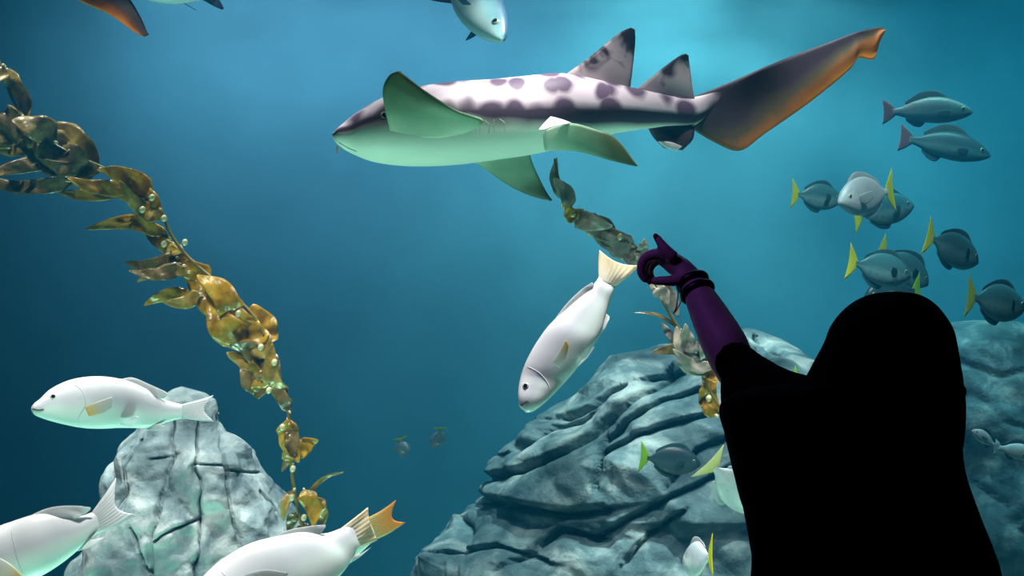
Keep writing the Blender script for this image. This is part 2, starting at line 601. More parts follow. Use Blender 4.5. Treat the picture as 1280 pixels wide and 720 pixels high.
def rock(name, label, levels, Y, ratio, cracks, m, n=260, rows=240, amp=0.05, stretch=None, seed=0, cw=3.2, cd=0.035, fscale=2.2, top=720, ledge=0.15):
    """levels: (picture y, left x, right x[, depth shift]); a closed crag standing on the tank floor"""
    rows_vis = int(rows * 0.8)
    lv = [l if len(l) == 4 else (*l, 0.0) for l in levels]
    ys = []
    y0, yb = lv[0][0], lv[-1][0]
    for i in range(rows_vis):
        ys.append(y0 + (top + 40 - y0) * (i / (rows_vis - 1)))
    for i in range(1, rows - rows_vis + 1):
        ys.append(top + 40 + (yb - top - 40) * i / (rows - rows_vis))

    def lev(y):
        for a, b in zip(lv, lv[1:]):
            if y <= b[0]:
                f = (y - a[0]) / (b[0] - a[0])
                return [p * (1 - f) + q * f for p, q in zip(a, b)]
        return list(lv[-1])
    V, Fc = [], []
    so = Vector((seed * 7.3, seed * 3.1, seed * 5.7))
    for y in ys:
        _, l, r, dy = lev(y)
        yc = Y + dy
        cx = (l + r) / 2
        rx = (r - l) / 2 / F * yc
        ry = min(rx * ratio, 1.1 * ratio)
        for k in range(n):
            a = 2 * PI * k / n
            c, sn = math.cos(a), math.sin(a)
            c2 = math.copysign(abs(c) ** 0.85, c)
            s2 = math.copysign(abs(sn) ** 0.8, sn)
            C = P(cx, y, yc)
            p = C + Vector((c2 * rx, s2 * ry, 0))
            d = Vector((c, sn, 0.25)).normalized()
            q = p if stretch is None else stretch @ p
            f1 = noise.noise(q * fscale + so)
            f2 = noise.noise(q * fscale * 2.7 + so)
            rg = 1 - abs(noise.noise(q * fscale * 1.6 + so * 2)) * 2
            f3 = noise.noise(q * fscale * 8 + so)
            vd = noise.voronoi(q * fscale * 1.3 + so)[0]
            cell = min(0.35, vd[1] - vd[0])
            k_ = min(1.0, rx / 0.25)
            disp = amp * k_ * (0.8 * f1 + 0.4 * f2 + 0.16 * f3 + 0.5 * rg + 0.8 * (cell - 0.2))
            if sn < 0.35 and cracks:
                e = P(cx, y, yc) + Vector((c2 * rx, s2 * ry, 0))
                px, py = proj(e)
                px += 4 * noise.noise(Vector((px * 0.05, py * 0.05, seed)))
                for ck in cracks:
                    w = cw
                    if isinstance(ck, tuple):
                        w, ck = ck[0] * cw, ck[1]
                    dd, below = seg_d(px, py, ck)
                    if dd < w * 9:
                        if below:
                            disp -= cd * (0.55 * math.exp(-(dd / w) ** 2) + ledge * math.exp(-dd / (3.2 * w)))
                        else:
                            disp -= cd * 0.55 * math.exp(-(dd / (0.55 * w)) ** 2)
            V.append(p + d * disp)
    R = len(ys)
    for i in range(R - 1):
        for k in range(n):
            k2 = (k + 1) % n
            Fc.append((i * n + k, (i + 1) * n + k, (i + 1) * n + k2, i * n + k2))
    c0 = sum((V[k] for k in range(n)), Vector()) / n
    V.append(c0 + Vector((0, 0, 0.01)))
    for k in range(n):
        Fc.append((len(V) - 1, k, (k + 1) % n))
    base = [V[(R - 1) * n + k] for k in range(n)]
    b = sum(base, Vector()) / n
    for vtx in range((R - 1) * n, R * n):
        V[vtx] = Vector((V[vtx].x, V[vtx].y, TZ0 - 0.01))
    root = empty(name, (b.x, b.y, TZ0), label, 'rock')
    o = obj('crag', (V, Fc), m, root)
    return root


fy = lambda Y: 360 + (CAM.z - TZ0) / Y * F
L = 4.15
rock('rock_crag', 'tall pale grey rock pillar with vertical cracks under the fish at left',
     [(486, 216, 238), (492, 206, 256), (500, 196, 266), (512, 190, 271), (527, 182, 274), (541, 172, 278), (550, 164, 290), (562, 154, 304), (575, 148, 311), (590, 142, 313),
      (603, 138, 322), (618, 134, 336), (637, 129, 352), (660, 121, 364), (690, 110, 376), (720, 98, 388), (800, 70, 390), (1000, 20, 392), (fy(L), -40, 396)],
     L, 0.75,
     [(2.0, [(217, 520), (217, 566), (204, 626), (191, 682), (184, 730)]), (1.2, [(247, 520), (244, 581), (251, 600), (252, 641), (247, 682), (240, 730)]),
      [(197, 677), (221, 660), (250, 648)], (1.3, [(274, 520), (276, 581), (285, 626), (300, 675), (306, 700)]), (.7, [(279, 589), (314, 592)]), [(171, 660), (180, 690), (186, 718)],
      (.6, [(244, 581), (275, 583)]), [(166, 560), (150, 600), (140, 650)], [(176, 550), (158, 600), (148, 640)], (.5, [(190, 574), (214, 570)]), (.6, [(321, 615), (345, 640), (352, 660)])],
     M['rock'], amp=0.06, seed=1, cw=1.45, cd=0.06, fscale=3.0, n=460, rows=280)
L = 5.5
st = Matrix.Rotation(math.radians(-35), 3, 'Y')
st = Matrix.Diagonal((0.6, 0.9, 1.15)) @ st
rock('reef_rock', 'large dark teal boulder with slanting ledges behind the person and the diving fish',
     [(412, 925, 945, .35), (420, 900, 962, .3), (428, 868, 978, .25), (437, 818, 995, .2), (446, 772, 1008, .15), (460, 756, 1032, .1), (474, 742, 1060, .05), (493, 728, 1088), (518, 688, 1110), (541, 658, 1125),
      (562, 634, 1135), (587, 619, 1145), (605, 607, 1150), (618, 604, 1153, 0), (628, 606, 1156, .04), (636, 592, 1160, .04), (649, 574, 1165), (670, 550, 1170, -.06), (691, 538, 1175, -.1), (720, 530, 1180, -.12),
      (800, 510, 1200, -.15), (fy(L), 480, 1240, -.15)],
     L, 0.62,
     [(1.6, [(600, 602), (657, 578), (703, 562), (737, 537), (770, 512), (807, 482), (828, 462)]), (1.2, [(747, 545), (745, 587), (741, 610)]),
      (1.3, [(753, 562), (791, 541), (837, 528), (882, 516), (930, 500)]), (1.5, [(737, 670), (787, 645), (837, 620), (882, 599), (940, 570)]),
      (3.0, [(602, 622), (645, 630), (700, 640), (752, 634)]), (1.2, [(574, 653), (568, 730)]), (1.1, [(750, 548), (770, 532), (820, 499), (874, 482)]),
      [(690, 520), (730, 505), (770, 480)], [(640, 560), (680, 530), (725, 515)], (1.5, [(640, 700), (700, 660), (740, 668)]), [(780, 700), (810, 665), (850, 640)], [(840, 600), (870, 560), (910, 545)],
      [(800, 470), (860, 460), (900, 450)], [(935, 425), (960, 440), (985, 460)], [(950, 420), (980, 440), (1000, 455)], [(560, 690), (620, 680), (680, 700)]],
     M['rock2'], amp=0.085, stretch=st, seed=2, cw=2.2, cd=0.10, ledge=0.75, fscale=1.9, n=640, rows=300)
L = 7.4
rock('distant_rock', 'hazy blue boulder far back at the right, behind the hooded figure',
     [(402, 1210, 1262), (407, 1188, 1300), (415, 1160, 1345), (430, 1130, 1375), (460, 1105, 1400), (500, 1085, 1420), (560, 1070, 1440), (640, 1055, 1460), (720, 1040, 1480), (fy(L), 1020, 1500)],
     L, 0.5, [[(1230, 500), (1260, 530), (1300, 540)], [(1200, 450), (1250, 470), (1290, 460)], [(1220, 600), (1260, 630), (1300, 700)]], M['rock2'], amp=0.09, seed=3, cw=4, cd=0.06, n=200, rows=140, fscale=1.6)


# ------------------------------------------------------------------ fish built from their outlines
def add_eyes(body, at, r, parent, key='px'):
    for near in (True, False):
        p, n = spot_on(body, (key, *at), near)
        e = obj('eye', ball(p - n * r * 0.35, r, n, 0.75), M['eye'], parent)
        q = p - n * r * 0.35 + n * r * 0.5
        obj('pupil', ball(q, r * 0.62, n, 0.55), M['pupil'], e)


def line_on(body, pts, r, key='px', near=True, lift=0.0):
    ps = []
    for a in spline(pts, 14):
        p, n = spot_on(body, (key, a[0], a[1]), near)
        ps.append(p + n * lift)
    for _ in range(3):
        ps = [ps[0]] + [(a + b * 2 + c) / 4 for a, b, c in zip(ps, ps[1:], ps[2:])] + [ps[-1]]
    return tube(ps, [r * 0.5] + [r] * 12 + [r * 0.5], 6, 28)


def traced_fish(label, st, Y, skin, fins, eye=None, eye_r=0.011, mouth=None, gill=None, group=None, name='silver_fish', power=1.0):
    mp = pix(Y)
    body = loft(st, mp, 36, 72, power)
    V = body[0][0]
    c = sum(V, Vector()) / len(V)
    root = empty(name, c, label, 'fish', group)
    obj('body', body[0], skin, root)
    for nm, A, B, m, kw in fins:
        obj(nm, fin(A, B, mp, **kw), m, root)
    if eye:
        add_eyes(body, eye, eye_r, root)
    if mouth:
        obj('mouth', line_on(body, mouth, 0.0022), M['mouth'], root)
    if gill:
        obj('gill_cover', line_on(body, gill, 0.0016), M['gill'], root)
    return root


G1 = 'large silver fish near the glass'
traced_fish('white silver fish facing left above the cracked rock pillar',
            [(40, 508, 40, 514, .8, -.02), (44, 503, 43, 518, .7, -.02), (50, 498.5, 48, 521, .62, -.02), (62, 487, 62, 526, .52, -.01), (80, 477.5, 82, 531, .46, 0), (100, 472, 104, 535, .44, 0),
             (122, 470.3, 126, 536, .42, 0), (142, 472, 147, 535, .40, 0), (162, 476.5, 164, 535, .38, 0), (182, 485, 182, 535, .36, .0), (198, 495, 199, 531, .36, .01), (212, 501.5, 212, 527, .38, .015),
             (226, 505, 225, 523.5, .36, .02), (235, 506, 234, 522, .16, .025), (240, 507, 239, 521, .05, .03)], 3.45, M['silver'],
            [('tail_fin', [(228, 505, .02), (248, 500, .03), (267, 494, .05)], [(227, 523, .02), (248, 526, .02), (268, 527, .03)], M['silver_fin'], dict(th=.012, notch=.32)),
             ('dorsal_fin', [(150, 474, 0), (166, 472, 0), (188, 481, 0), (206, 489, 0)], [(200, 498, 0), (204, 498, 0), (207, 496, 0), (212, 494, 0)], M['silver_fin'], dict(th=.008)),
             ('pectoral_fin', [(140, 496, -.06), (122, 502, -.085), (106, 509, -.10)], [(139, 510, -.055), (128, 517, -.08), (111, 520.5, -.10)], M['yellow_fin'], dict(th=.006)),
             ('pectoral_fin', [(140, 496, .06), (122, 502, .085), (106, 509, .10)], [(139, 510, .055), (128, 517, .08), (111, 520.5, .10)], M['yellow_fin'], dict(th=.006)),
             ('pelvic_fin', [(150, 530, -.03), (158, 526, -.045), (170, 520, -.055)], [(165, 533, -.03), (170, 527, -.045), (174, 522, -.055)], M['silver_fin'], dict(th=.005)),
             ('anal_fin', [(176, 534, 0), (188, 538, 0), (200, 537, 0)], [(200, 530, 0), (204, 532, 0), (206, 533, 0)], M['silver_fin'], dict(th=.006))],
            (67, 494.5), .0105, [(40.5, 511.5), (47, 512), (54.5, 512.5)], [(92, 480), (103, 488), (107, 500), (104, 514), (96, 523)], G1)

traced_fish('silver fish with a tall forked tail cut off by the left edge, low corner',
            [(-88, 708, -88, 714, .8, -.10), (-76, 694, -78, 724, .6, -.09), (-52, 678, -48, 738, .5, -.07), (-20, 664, -10, 745, .46, -.04), (14, 652, 26, 733, .44, -.01), (39, 644, 52, 720, .42, .0), (64, 640, 76, 705, .40, .02),
             (84, 643, 96, 689, .38, .03), (100, 645, 110, 676, .36, .04), (113, 641, 121, 667, .36, .05), (122, 637, 129, 663, .20, .055), (127, 635, 134, 658, .06, .06)], 3.2, M['silver'],
            [('tail_fin', [(115, 640, .05), (131, 618, .06), (145, 597, .08)], [(121, 668, .05), (146, 658, .05), (170, 643, .06)], M['silver_fin'], dict(th=.012, notch=.34)),
             ('dorsal_fin', [(30, 648, 0), (60, 635, .01), (90, 632, .02), (113, 634, .03)], [(92, 648, .02), (98, 646, .02), (106, 643, .03), (113, 637, .03)], M['silver_fin'], dict(th=.007)),
             ('anal_fin', [(92, 690, .03), (112, 684, .03), (131, 672, .04)], [(112, 674, .04), (119, 674, .04), (131, 671, .04)], M['silver_fin'], dict(th=.006)),
             ('pectoral_fin', [(-4, 695, -.09), (14, 706, -.11), (30, 722, -.12)], [(-8, 712, -.09), (4, 724, -.11), (22, 734, -.12)], M['yellow_fin'], dict(th=.006))],
            (-62, 698), .011, [(-87, 712), (-80, 714), (-72, 716)], [(12, 662), (17, 680), (21, 698), (28, 716)], G1)

traced_fish('pale silver fish pointing away with a cream square tail, bottom edge left of centre',
            [(213, 786, 216, 790, .8, -.08), (216, 770, 236, 798, .55, -.07), (232, 744, 272, 800, .5, -.05), (254, 720, 318, 790, .46, -.03), (276, 700, 352, 770, .44, -.01), (310, 680, 388, 748, .42, .01), (345, 670, 414, 731, .40, .03),
             (375, 664, 430, 714, .38, .045), (404, 667, 440, 699, .36, .06), (427, 660, 447, 687, .36, .07), (436, 656, 451, 683, .18, .073), (442, 655, 453, 679, .05, .076)], 2.95, M['silver'],
            [('tail_fin', [(424, 662, .07), (442, 648, .075), (460, 634, .08)], [(440, 690, .07), (456, 683, .075), (472, 675, .08)], M['cream_tail'], dict(th=.012, notch=.08, wav=.004)),
             ('dorsal_fin', [(330, 676, .02), (360, 663, .03), (386, 658, .04), (407, 656, .04)], [(398, 668, .05), (401, 667, .05), (404, 663, .05), (407, 658, .05)], M['silver_fin'], dict(th=.007)),
             ('anal_fin', [(438, 704, .06), (450, 696, .06), (465, 683, .06)], [(443, 694, .06), (451, 692, .06), (464, 684, .06)], M['silver_fin'], dict(th=.006)),
             ('pectoral_fin', [(300, 720, -.07), (330, 712, -.09), (360, 716, -.10)], [(302, 740, -.07), (330, 735, -.09), (358, 724, -.10)], M['silver_fin'], dict(th=.006))],
            (238, 764), .011, [(214, 788), (222, 788), (230, 786)], [(278, 712), (290, 728), (296, 746), (294, 764)], G1)

traced_fish('fish with an orange-tipped tail, mostly hidden behind the cream-tailed fish',
            [(240, 786, 242, 790, .8, 0), (250, 760, 268, 796, .5, 0), (290, 724, 330, 782, .44, 0), (340, 692, 384, 750, .42, 0), (390, 672, 424, 716, .40, 0), (430, 661, 450, 692, .38, 0), (456, 651, 467, 676, .30, 0), (463, 649, 472, 672, .15, 0), (468, 648, 476, 668, .05, 0)],
            3.3, M['silver_warm'],
            [('tail_fin', [(458, 648, 0), (477, 638, 0), (495, 625, 0)], [(466, 676, 0), (486, 667, 0), (507, 653, 0)], M['orange_tail'], dict(th=.012, notch=.28)),
             ('dorsal_fin', [(350, 690, 0), (375, 678, 0), (405, 668, 0), (420, 664, 0)], [(415, 670, 0), (418, 669, 0), (421, 667, 0), (424, 666, 0)], M['silver_fin'], dict(th=.007))],
            (262, 772), .011, None, None, G1)

traced_fish('bright white fish diving head down in the centre below the shark',
            [(655, 513, 658, 516, .8, -.02), (649, 508, 667, 514, .66, -.02), (647.5, 497, 681, 503.5, .58, -.02), (648, 485, 694, 491, .52, -.01), (651, 470, 707, 477, .47, 0), (657, 453, 719, 463, .45, 0), (668, 432, 731, 447, .43, 0),
             (684, 409, 743, 430, .41, 0), (701, 392, 751, 416, .40, .01), (719, 376, 756, 400, .40, .02), (735, 363, 761, 382, .40, .03), (744, 353, 766, 367, .36, .033), (748, 347, 769, 359, .18, .036), (751, 343, 770, 354, .05, .038)], 3.05, M['silver'],
            [('tail_fin', [(748, 350, .035), (748, 333, .05), (749, 312, .06)], [(769, 358, .035), (783, 347, .02), (799, 332, .02)], M['cream_tail'], dict(th=.012, notch=.16, wav=.003)),
             ('dorsal_fin', [(690, 404, 0), (708, 380, .01), (727, 362, .02), (741, 353, .02)], [(738, 362, .03), (739, 361, .03), (740, 359, .03), (742, 356, .03)], M['silver_fin'], dict(th=.007)),
             ('anal_fin', [(744, 424, .01), (755, 412, .01), (761, 400, .01)], [(758, 392, .02), (760, 394, .02), (762, 396, .02)], M['silver_fin'], dict(th=.006)),
             ('pectoral_fin', [(691, 452, -.075), (700, 438, -.09), (708, 425, -.10)], [(699, 460, -.075), (707, 449, -.09), (711, 432, -.10)], M['yellow_fin'], dict(th=.006)),
             ('pelvic_fin', [(722, 458, -.02), (731, 449, -.04), (741, 434, -.05)], [(729, 450, -.02), (736, 444, -.04), (743, 434, -.05)], M['silver_fin'], dict(th=.005))],
            (657.5, 483), .0105, [(651, 507.5), (656, 504), (661, 501)], [(660, 458), (674, 466), (684, 478), (688, 492)], G1)

# ------------------------------------------------------------------ the shark
SY = 3.45
mp = pix(SY)
st = [(415.5, 167, 416.5, 174, 1.0, -.14), (420, 163, 420, 179, 1.1, -.14), (428, 155, 428, 185, 1.2, -.14), (442, 143.5, 442, 192.5, 1.2, -.13), (460, 132, 460, 200, 1.18, -.12), (480, 122, 480, 204.5, 1.14, -.11), (510, 112, 510, 207.5, 1.08, -.09),
      (545, 105, 545, 207.5, 1.0, -.07), (580, 101.5, 580, 205, .98, -.05), (615, 99.5, 618, 200, .95, -.03), (660, 95, 663, 193.5, .92, .0), (700, 92, 702, 185, .88, .02), (742, 99, 742, 173, .82, .05),
      (790, 109.5, 787, 164, .76, .08), (830, 118, 827, 159, .68, .11), (868, 121, 866, 158, .5, .14), (900, 109.5, 899, 138, .34, .165), (935, 94.5, 935, 110, .3, .185), (960, 83, 960, 92, .3, .2)]
body = loft(st, mp, 56, 120)
c = sum(body[0][0], Vector()) / len(body[0][0])
sh = empty('shark', c, 'big spotted shark with dark saddles and a pale belly, swimming left across the top', 'shark')
obj('body', body[0], M['shark'], sh)
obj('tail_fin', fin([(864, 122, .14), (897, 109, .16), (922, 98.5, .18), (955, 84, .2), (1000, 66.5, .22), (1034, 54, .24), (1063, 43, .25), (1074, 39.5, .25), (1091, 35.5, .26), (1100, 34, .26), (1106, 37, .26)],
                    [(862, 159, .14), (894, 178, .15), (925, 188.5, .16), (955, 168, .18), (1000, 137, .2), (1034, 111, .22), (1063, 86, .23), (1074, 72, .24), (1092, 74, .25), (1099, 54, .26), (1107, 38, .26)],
                    mp, th=.022, n=48, m=16, wav=.004), M['shark_tail'], sh, label='long dark tail fin with light through its trailing edge painted orange')
obj('dorsal_fin', fin([(706, 94, .02), (735, 73, .03), (762, 51, .05), (778, 39, .06), (789, 34.5, .07)], [(787, 113, .07), (789, 96, .07), (791.5, 73, .08), (793.5, 52, .08), (793, 38, .08)], mp, th=.03, n=24), M['shark_dorsal'], sh)
obj('dorsal_fin', fin([(796, 112, .09), (815, 96, .09), (835, 80, .1), (850, 70, .1), (858, 67.5, .1)], [(868, 124, .13), (865, 108, .12), (863, 92, .12), (861, 78, .12), (860, 69, .11)], mp, th=.024, n=22), M['shark_dorsal'], sh)
obj('pectoral_fin', fin([(490, 172, -.20), (482, 140, -.25), (478.5, 112, -.28), (486, 95, -.30), (497, 89, -.31)], [(575, 168, -.16), (604, 152, -.19), (573, 140, -.24), (534, 116, -.28), (500, 90, -.31)], mp, th=.03, n=28, m=16), M['shark_fin'], sh)
obj('pectoral_fin', fin([(585, 196, .02), (612, 215, .05), (640, 234, .09), (668, 246, .12), (687, 250, .14)], [(660, 185, .03), (667, 207, .05), (675, 224, .09), (682, 238, .12), (690, 250, .14)], mp, th=.03, n=26, m=16), M['shark_fin'], sh)
obj('pelvic_fin', fin([(680, 163, -.08), (711, 154, -.13), (748, 163, -.15), (770, 173, -.15), (797, 207, -.15)], [(682, 188, -.05), (721, 189, -.10), (762, 200, -.13), (786, 206, -.14), (797, 208, -.15)], mp, th=.02, n=26, m=12), M['shark_fin'], sh)
obj('pelvic_fin', fin([(700, 178, .10), (730, 178, .14), (765, 190, .16)], [(705, 184, .09), (735, 186, .13), (768, 192, .16)], mp, th=.012), M['shark_fin'], sh)
obj('flap', fin([(688, 146, -.13), (682, 152, -.165), (673, 162, -.18)], [(714, 154, -.13), (696, 157, -.165), (677, 163, -.18)], mp, th=.007), plain('white_edge', (232, 224, 226)), sh, label='small white-edged flap')  # white stands for the lit edge by the pelvic fin, made into a flap
obj('anal_fin', fin([(808, 156, .10), (817, 172, .11), (830, 185, .11)], [(868, 158, .13), (866, 174, .12), (853, 188, .12)], mp, th=.016, n=20), plain('dark_fin_skin', (66, 56, 68)), sh)
obj('fin_edge', fin([(822, 177, .095), (832, 184.5, .1), (845, 188.5, .105)], [(826, 175.5, .095), (840, 178, .1), (853, 183, .105)], mp, th=.008), plain('white_edge', (236, 226, 230)), sh, label='white rim of the anal fin')
for near in (True, False):
    p, n = spot_on(body, ('px', 481, 142), near)
    e = obj('eye', ball(p - n * .006, .014, n, .7), M['eye'], sh)
    obj('pupil', ball(p + n * .0005, .009, n, .5), M['pupil'], e)
    b0, _ = spot_on(body, ('px', 423, 182), near)
    obj('barbel', tube([b0 + Vector((.004, 0, .006)), b0 + Vector((-.004, -.004, -.012)), b0 + Vector((0, -.006, -.026))], [.0035, .0028, .001], 8), M['shark_dorsal'], sh)
obj('mouth', line_on(body, [(424, 178), (434, 184), (447, 189)], .0022), M['gill'], sh)
for k in range(5):
    x = 590 + k * 9
    obj('gill_slit', line_on(body, [(x, 152 - k), (x + 3, 160 - k), (x + 2, 168 - k)], .0012), M['shark_fin'], sh)

# second shark, mostly above the frame: only its fin hangs into view
SY2 = 3.3
mp = pix(SY2)
st = [(-240, -150, -239, -143, 1, 0), (-215, -185, -215, -130, 1.1, 0), (-160, -215, -160, -112, 1, 0), (-80, -225, -80, -108, .95, 0), (20, -215, 20, -95, .9, 0), (110, -185, 100, -90, .8, 0), (200, -150, 190, -95, .7, 0), (280, -130, 275, -95, .5, 0)]
body2 = loft(st, mp, 40, 70)
c2 = sum(body2[0][0], Vector()) / len(body2[0][0])
sh2 = empty('shark', c2, 'second shark above the top edge, only one orange-brown fin hanging into the upper left', 'shark')
obj('body', body2[0], M['shark'], sh2)
obj('pectoral_fin', fin([(60, -110, -.05), (120, -60, -.1), (158, -8, -.13), (174, 18, -.14), (183, 38, -.14), (186, 43, -.14)], [(-60, -112, -.05), (10, -55, -.1), (90, -4, -.13), (135, 17, -.14), (168, 40, -.14), (180, 46, -.14)], mp, th=.02, n=44, m=14), M['shark_orange_fin'], sh2, label='orange-brown fin with a dark tip')
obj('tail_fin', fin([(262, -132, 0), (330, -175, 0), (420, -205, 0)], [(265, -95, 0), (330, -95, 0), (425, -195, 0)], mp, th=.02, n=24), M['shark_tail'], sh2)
obj('dorsal_fin', fin([(60, -205, 0), (95, -240, 0), (120, -262, 0)], [(130, -180, 0), (130, -215, 0), (130, -258, 0)], mp, th=.02), M['shark_dorsal'], sh2)
add_eyes(body2, (-205, -155), .012, sh2)


# ------------------------------------------------------------------ smaller fish: one of each kind, copied
def kind_fish(name, label, st, skin, finm, tailm, tail, dorsal, anal, pect, eye, group, cat='fish'):
    """a fish one unit long, head towards +X, up +Z"""
    body = loft(st, ident, 24, 44)
    root = empty(name, (0, 0, 0), label, cat, group)
    obj('body', body[0], skin, root)
    obj('tail_fin', fin(*tail[:2], ident, th=.02, notch=tail[2]), tailm, root)
    obj('dorsal_fin', fin(*dorsal, ident, th=.012), finm, root)
    obj('anal_fin', fin(*anal, ident, th=.012), finm, root)
    for sg in (-1, 1):
        A = [(x, y, d * sg) for x, y, d in pect[0]]
        B = [(x, y, d * sg) for x, y, d in pect[1]]
        obj('pectoral_fin', fin(A, B, ident, th=.01, n=10, m=8), finm, root)
    add_eyes(body, eye, .026, root, 'xz')
    return root


def dup(root):
    r = root.copy()
    COL.objects.link(r)
    for ch in list(root.children):
        cc = ch.copy()
        COL.objects.link(cc)
        cc.parent = r
        for g in ch.children:
            d = g.copy()
            COL.objects.link(d)
            d.parent = cc
    return r


def place(r, tail, head, Yt, Yh, up=(0, 0, 1)):
    a, b = P(*tail, Yt), P(*head, Yh)
    X = (b - a)
    Ln = X.length
    X.normalize()
    Z = Vector(up)
    Z = (Z - X * Z.dot(X)).normalized()
    Yv = Z.cross(X)
    m = Matrix((X, Yv, Z)).transposed().to_4x4()
    r.matrix_world = Matrix.Translation((a + b) / 2) @ m @ Matrix.Scale(Ln, 4)


sg_st = [(.5, .005, .5, -.035, .8, 0), (.47, .05, .47, -.06, .7, 0), (.40, .13, .40, -.12, .55, 0), (.28, .20, .28, -.185, .42, 0), (.12, .235, .12, -.215, .36, 0), (-.05, .215, -.05, -.20, .34, 0), (-.18, .15, -.18, -.145, .33, 0),
         (-.27, .075, -.27, -.075, .36, 0), (-.33, .04, -.33, -.042, .42, 0), (-.37, .045, -.37, -.047, .3, 0)]
GY = 'yellow-tailed fish shoaling by the rocks'


def make_sg(label, skin, tailm, finm='sg_fin'):
    return kind_fish('yellowtail_fish', label, sg_st, skin, M[finm], tailm,
                     ([(-.34, .045, 0), (-.41, .15, 0), (-.50, .27, 0)], [(-.34, -.045, 0), (-.41, -.15, 0), (-.50, -.27, 0)], .13),
                     ([(.36, .15, 0), (.2, .29, 0), (0, .28, 0), (-.2, .18, 0)], [(-.24, .09, 0), (-.24, .1, 0), (-.245, .11, 0), (-.25, .13, 0)]),
                     ([(.1, -.2, 0), (.04, -.27, 0), (-.1, -.25, 0), (-.22, -.16, 0)], [(-.24, -.09, 0), (-.24, -.1, 0), (-.245, -.11, 0), (-.25, -.13, 0)]),
                     ([(.24, .02, .075), (.18, .05, .12), (.09, .06, .16)], [(.22, -.06, .075), (.15, -.08, .12), (.08, -.02, .16)]), (.38, .045), GY)


sg0 = make_sg('yellow-tailed fish, highest of the shoal, just right below the shark tail', M['sg_body'], M['yellow_tail'])
sgw = make_sg('pale striped fish facing left between two dark ones, top of the shoal', M['sg_white'], M['yellow_tail'], 'silver_fin')
sgc = make_sg('pale fish with a cream and yellow forked tail at the cloaked elbow', M['sg_white'], M['cream_yellow_tail'], 'silver_fin')
sgg = make_sg('dark blue-green fish with a small lime tail in front of the big boulder', M['sg_dark'], M['green_tail'])
place(sg0, (989, 242), (1052, 250), 6.2, 6.3)
place(sgw, (1118, 238), (1048, 252), 6.15, 5.9)
place(sgc, (884, 576), (950, 640), 3.9, 4.0, (.8, 0, .6))
place(sgg, (799, 571), (876, 580), 4.35, 4.35)
for tl, hd, yt, yh, up, lab, src in (
        ((1066, 270), (1142, 256), 6.5, 6.6, (0, 0, 1), 'dark fish with a hanging lime tail under the pale striped one', sg0),
        ((1157, 294), (1222, 328), 5.7, 5.88, (0, 0, 1), 'yellow-tailed fish swimming down right, alone at the right of the shoal', sg0),
        ((1059, 327), (1138, 346), 5.7, 5.8, (0, 0, 1), 'yellow-tailed fish nosing down left above the hooded head', sg0),
        ((1096, 312), (1160, 356), 6.2, 6.3, (.3, 0, 1), 'yellow-tailed fish just right of another, straight above the hooded head', sg0),
        ((1152, 362), (1080, 372), 6.0, 5.9, (0, 0, 1), 'fish whose green-yellow tail peeps over the hood', sgg),
        ((1208, 370), (1280, 386), 5.8, 6.0, (0, 0, 1), 'yellow-tailed fish with a tall tail right of the hood above the distant rock', sg0),
        ((891, 694), (856, 704), 3.52, 3.76, (.12, 0, 1), 'white fish with a bright yellow upright tail at the bottom edge', sgw),
        ((988, 476), (1052, 500), 4.3, 4.35, (0, 0, 1), 'fish hidden by the raised shoulder, only a green tail showing', sgg)):
    r = dup(src)
    r['label'] = lab
    place(r, tl, hd, yt, yh, up)

gr_st = [(.5, .0, .5, -.02, .8, 0), (.46, .04, .46, -.05, .65, 0), (.36, .10, .36, -.09, .52, 0), (.2, .155, .2, -.125, .44, 0), (.02, .16, .02, -.125, .4, 0), (-.15, .115, -.15, -.10, .36, 0), (-.27, .06, -.27, -.06, .36, 0), (-.35, .04, -.35, -.04, .4, 0), (-.39, .045, -.39, -.045, .25, 0)]
GG = 'grey fish with reddish tails in the haze'
gr0 = kind_fish('grey_fish', 'grey fish with a reddish tail and a bright back, upper of the hazy pair', gr_st, M['gr_body'], M['gr_fin'], M['red_fin'],
                ([(-.36, .045, 0), (-.43, .10, 0), (-.50, .14, 0)], [(-.36, -.045, 0), (-.43, -.10, 0), (-.50, -.14, 0)], .12),
                ([(.28, .12, 0), (.12, .23, 0), (-.06, .22, 0), (-.2, .14, 0)], [(-.24, .07, 0), (-.24, .08, 0), (-.245, .09, 0), (-.25, .10, 0)]),
                ([(-.02, -.11, 0), (-.08, -.17, 0), (-.16, -.16, 0)], [(-.24, -.06, 0), (-.24, -.08, 0), (-.24, -.10, 0)]),
                ([(.22, 0, .07), (.14, .0, .11), (.06, -.02, .13)], [(.2, -.06, .07), (.12, -.08, .11), (.06, -.06, .13)]), (.38, .03), GG)
place(gr0, (1103, 140), (1216, 139), 8.3, 8.3)
r = dup(gr0)
r['label'] = 'grey fish with a reddish tail, lower and darker of the hazy pair'
for ch in r.children:
    if ch.name.startswith('body'):
        ch.data = ch.data.copy()
        ch.data.materials[0] = M['gr_dark']
place(r, (1124, 172), (1238, 194), 8.7, 8.8)

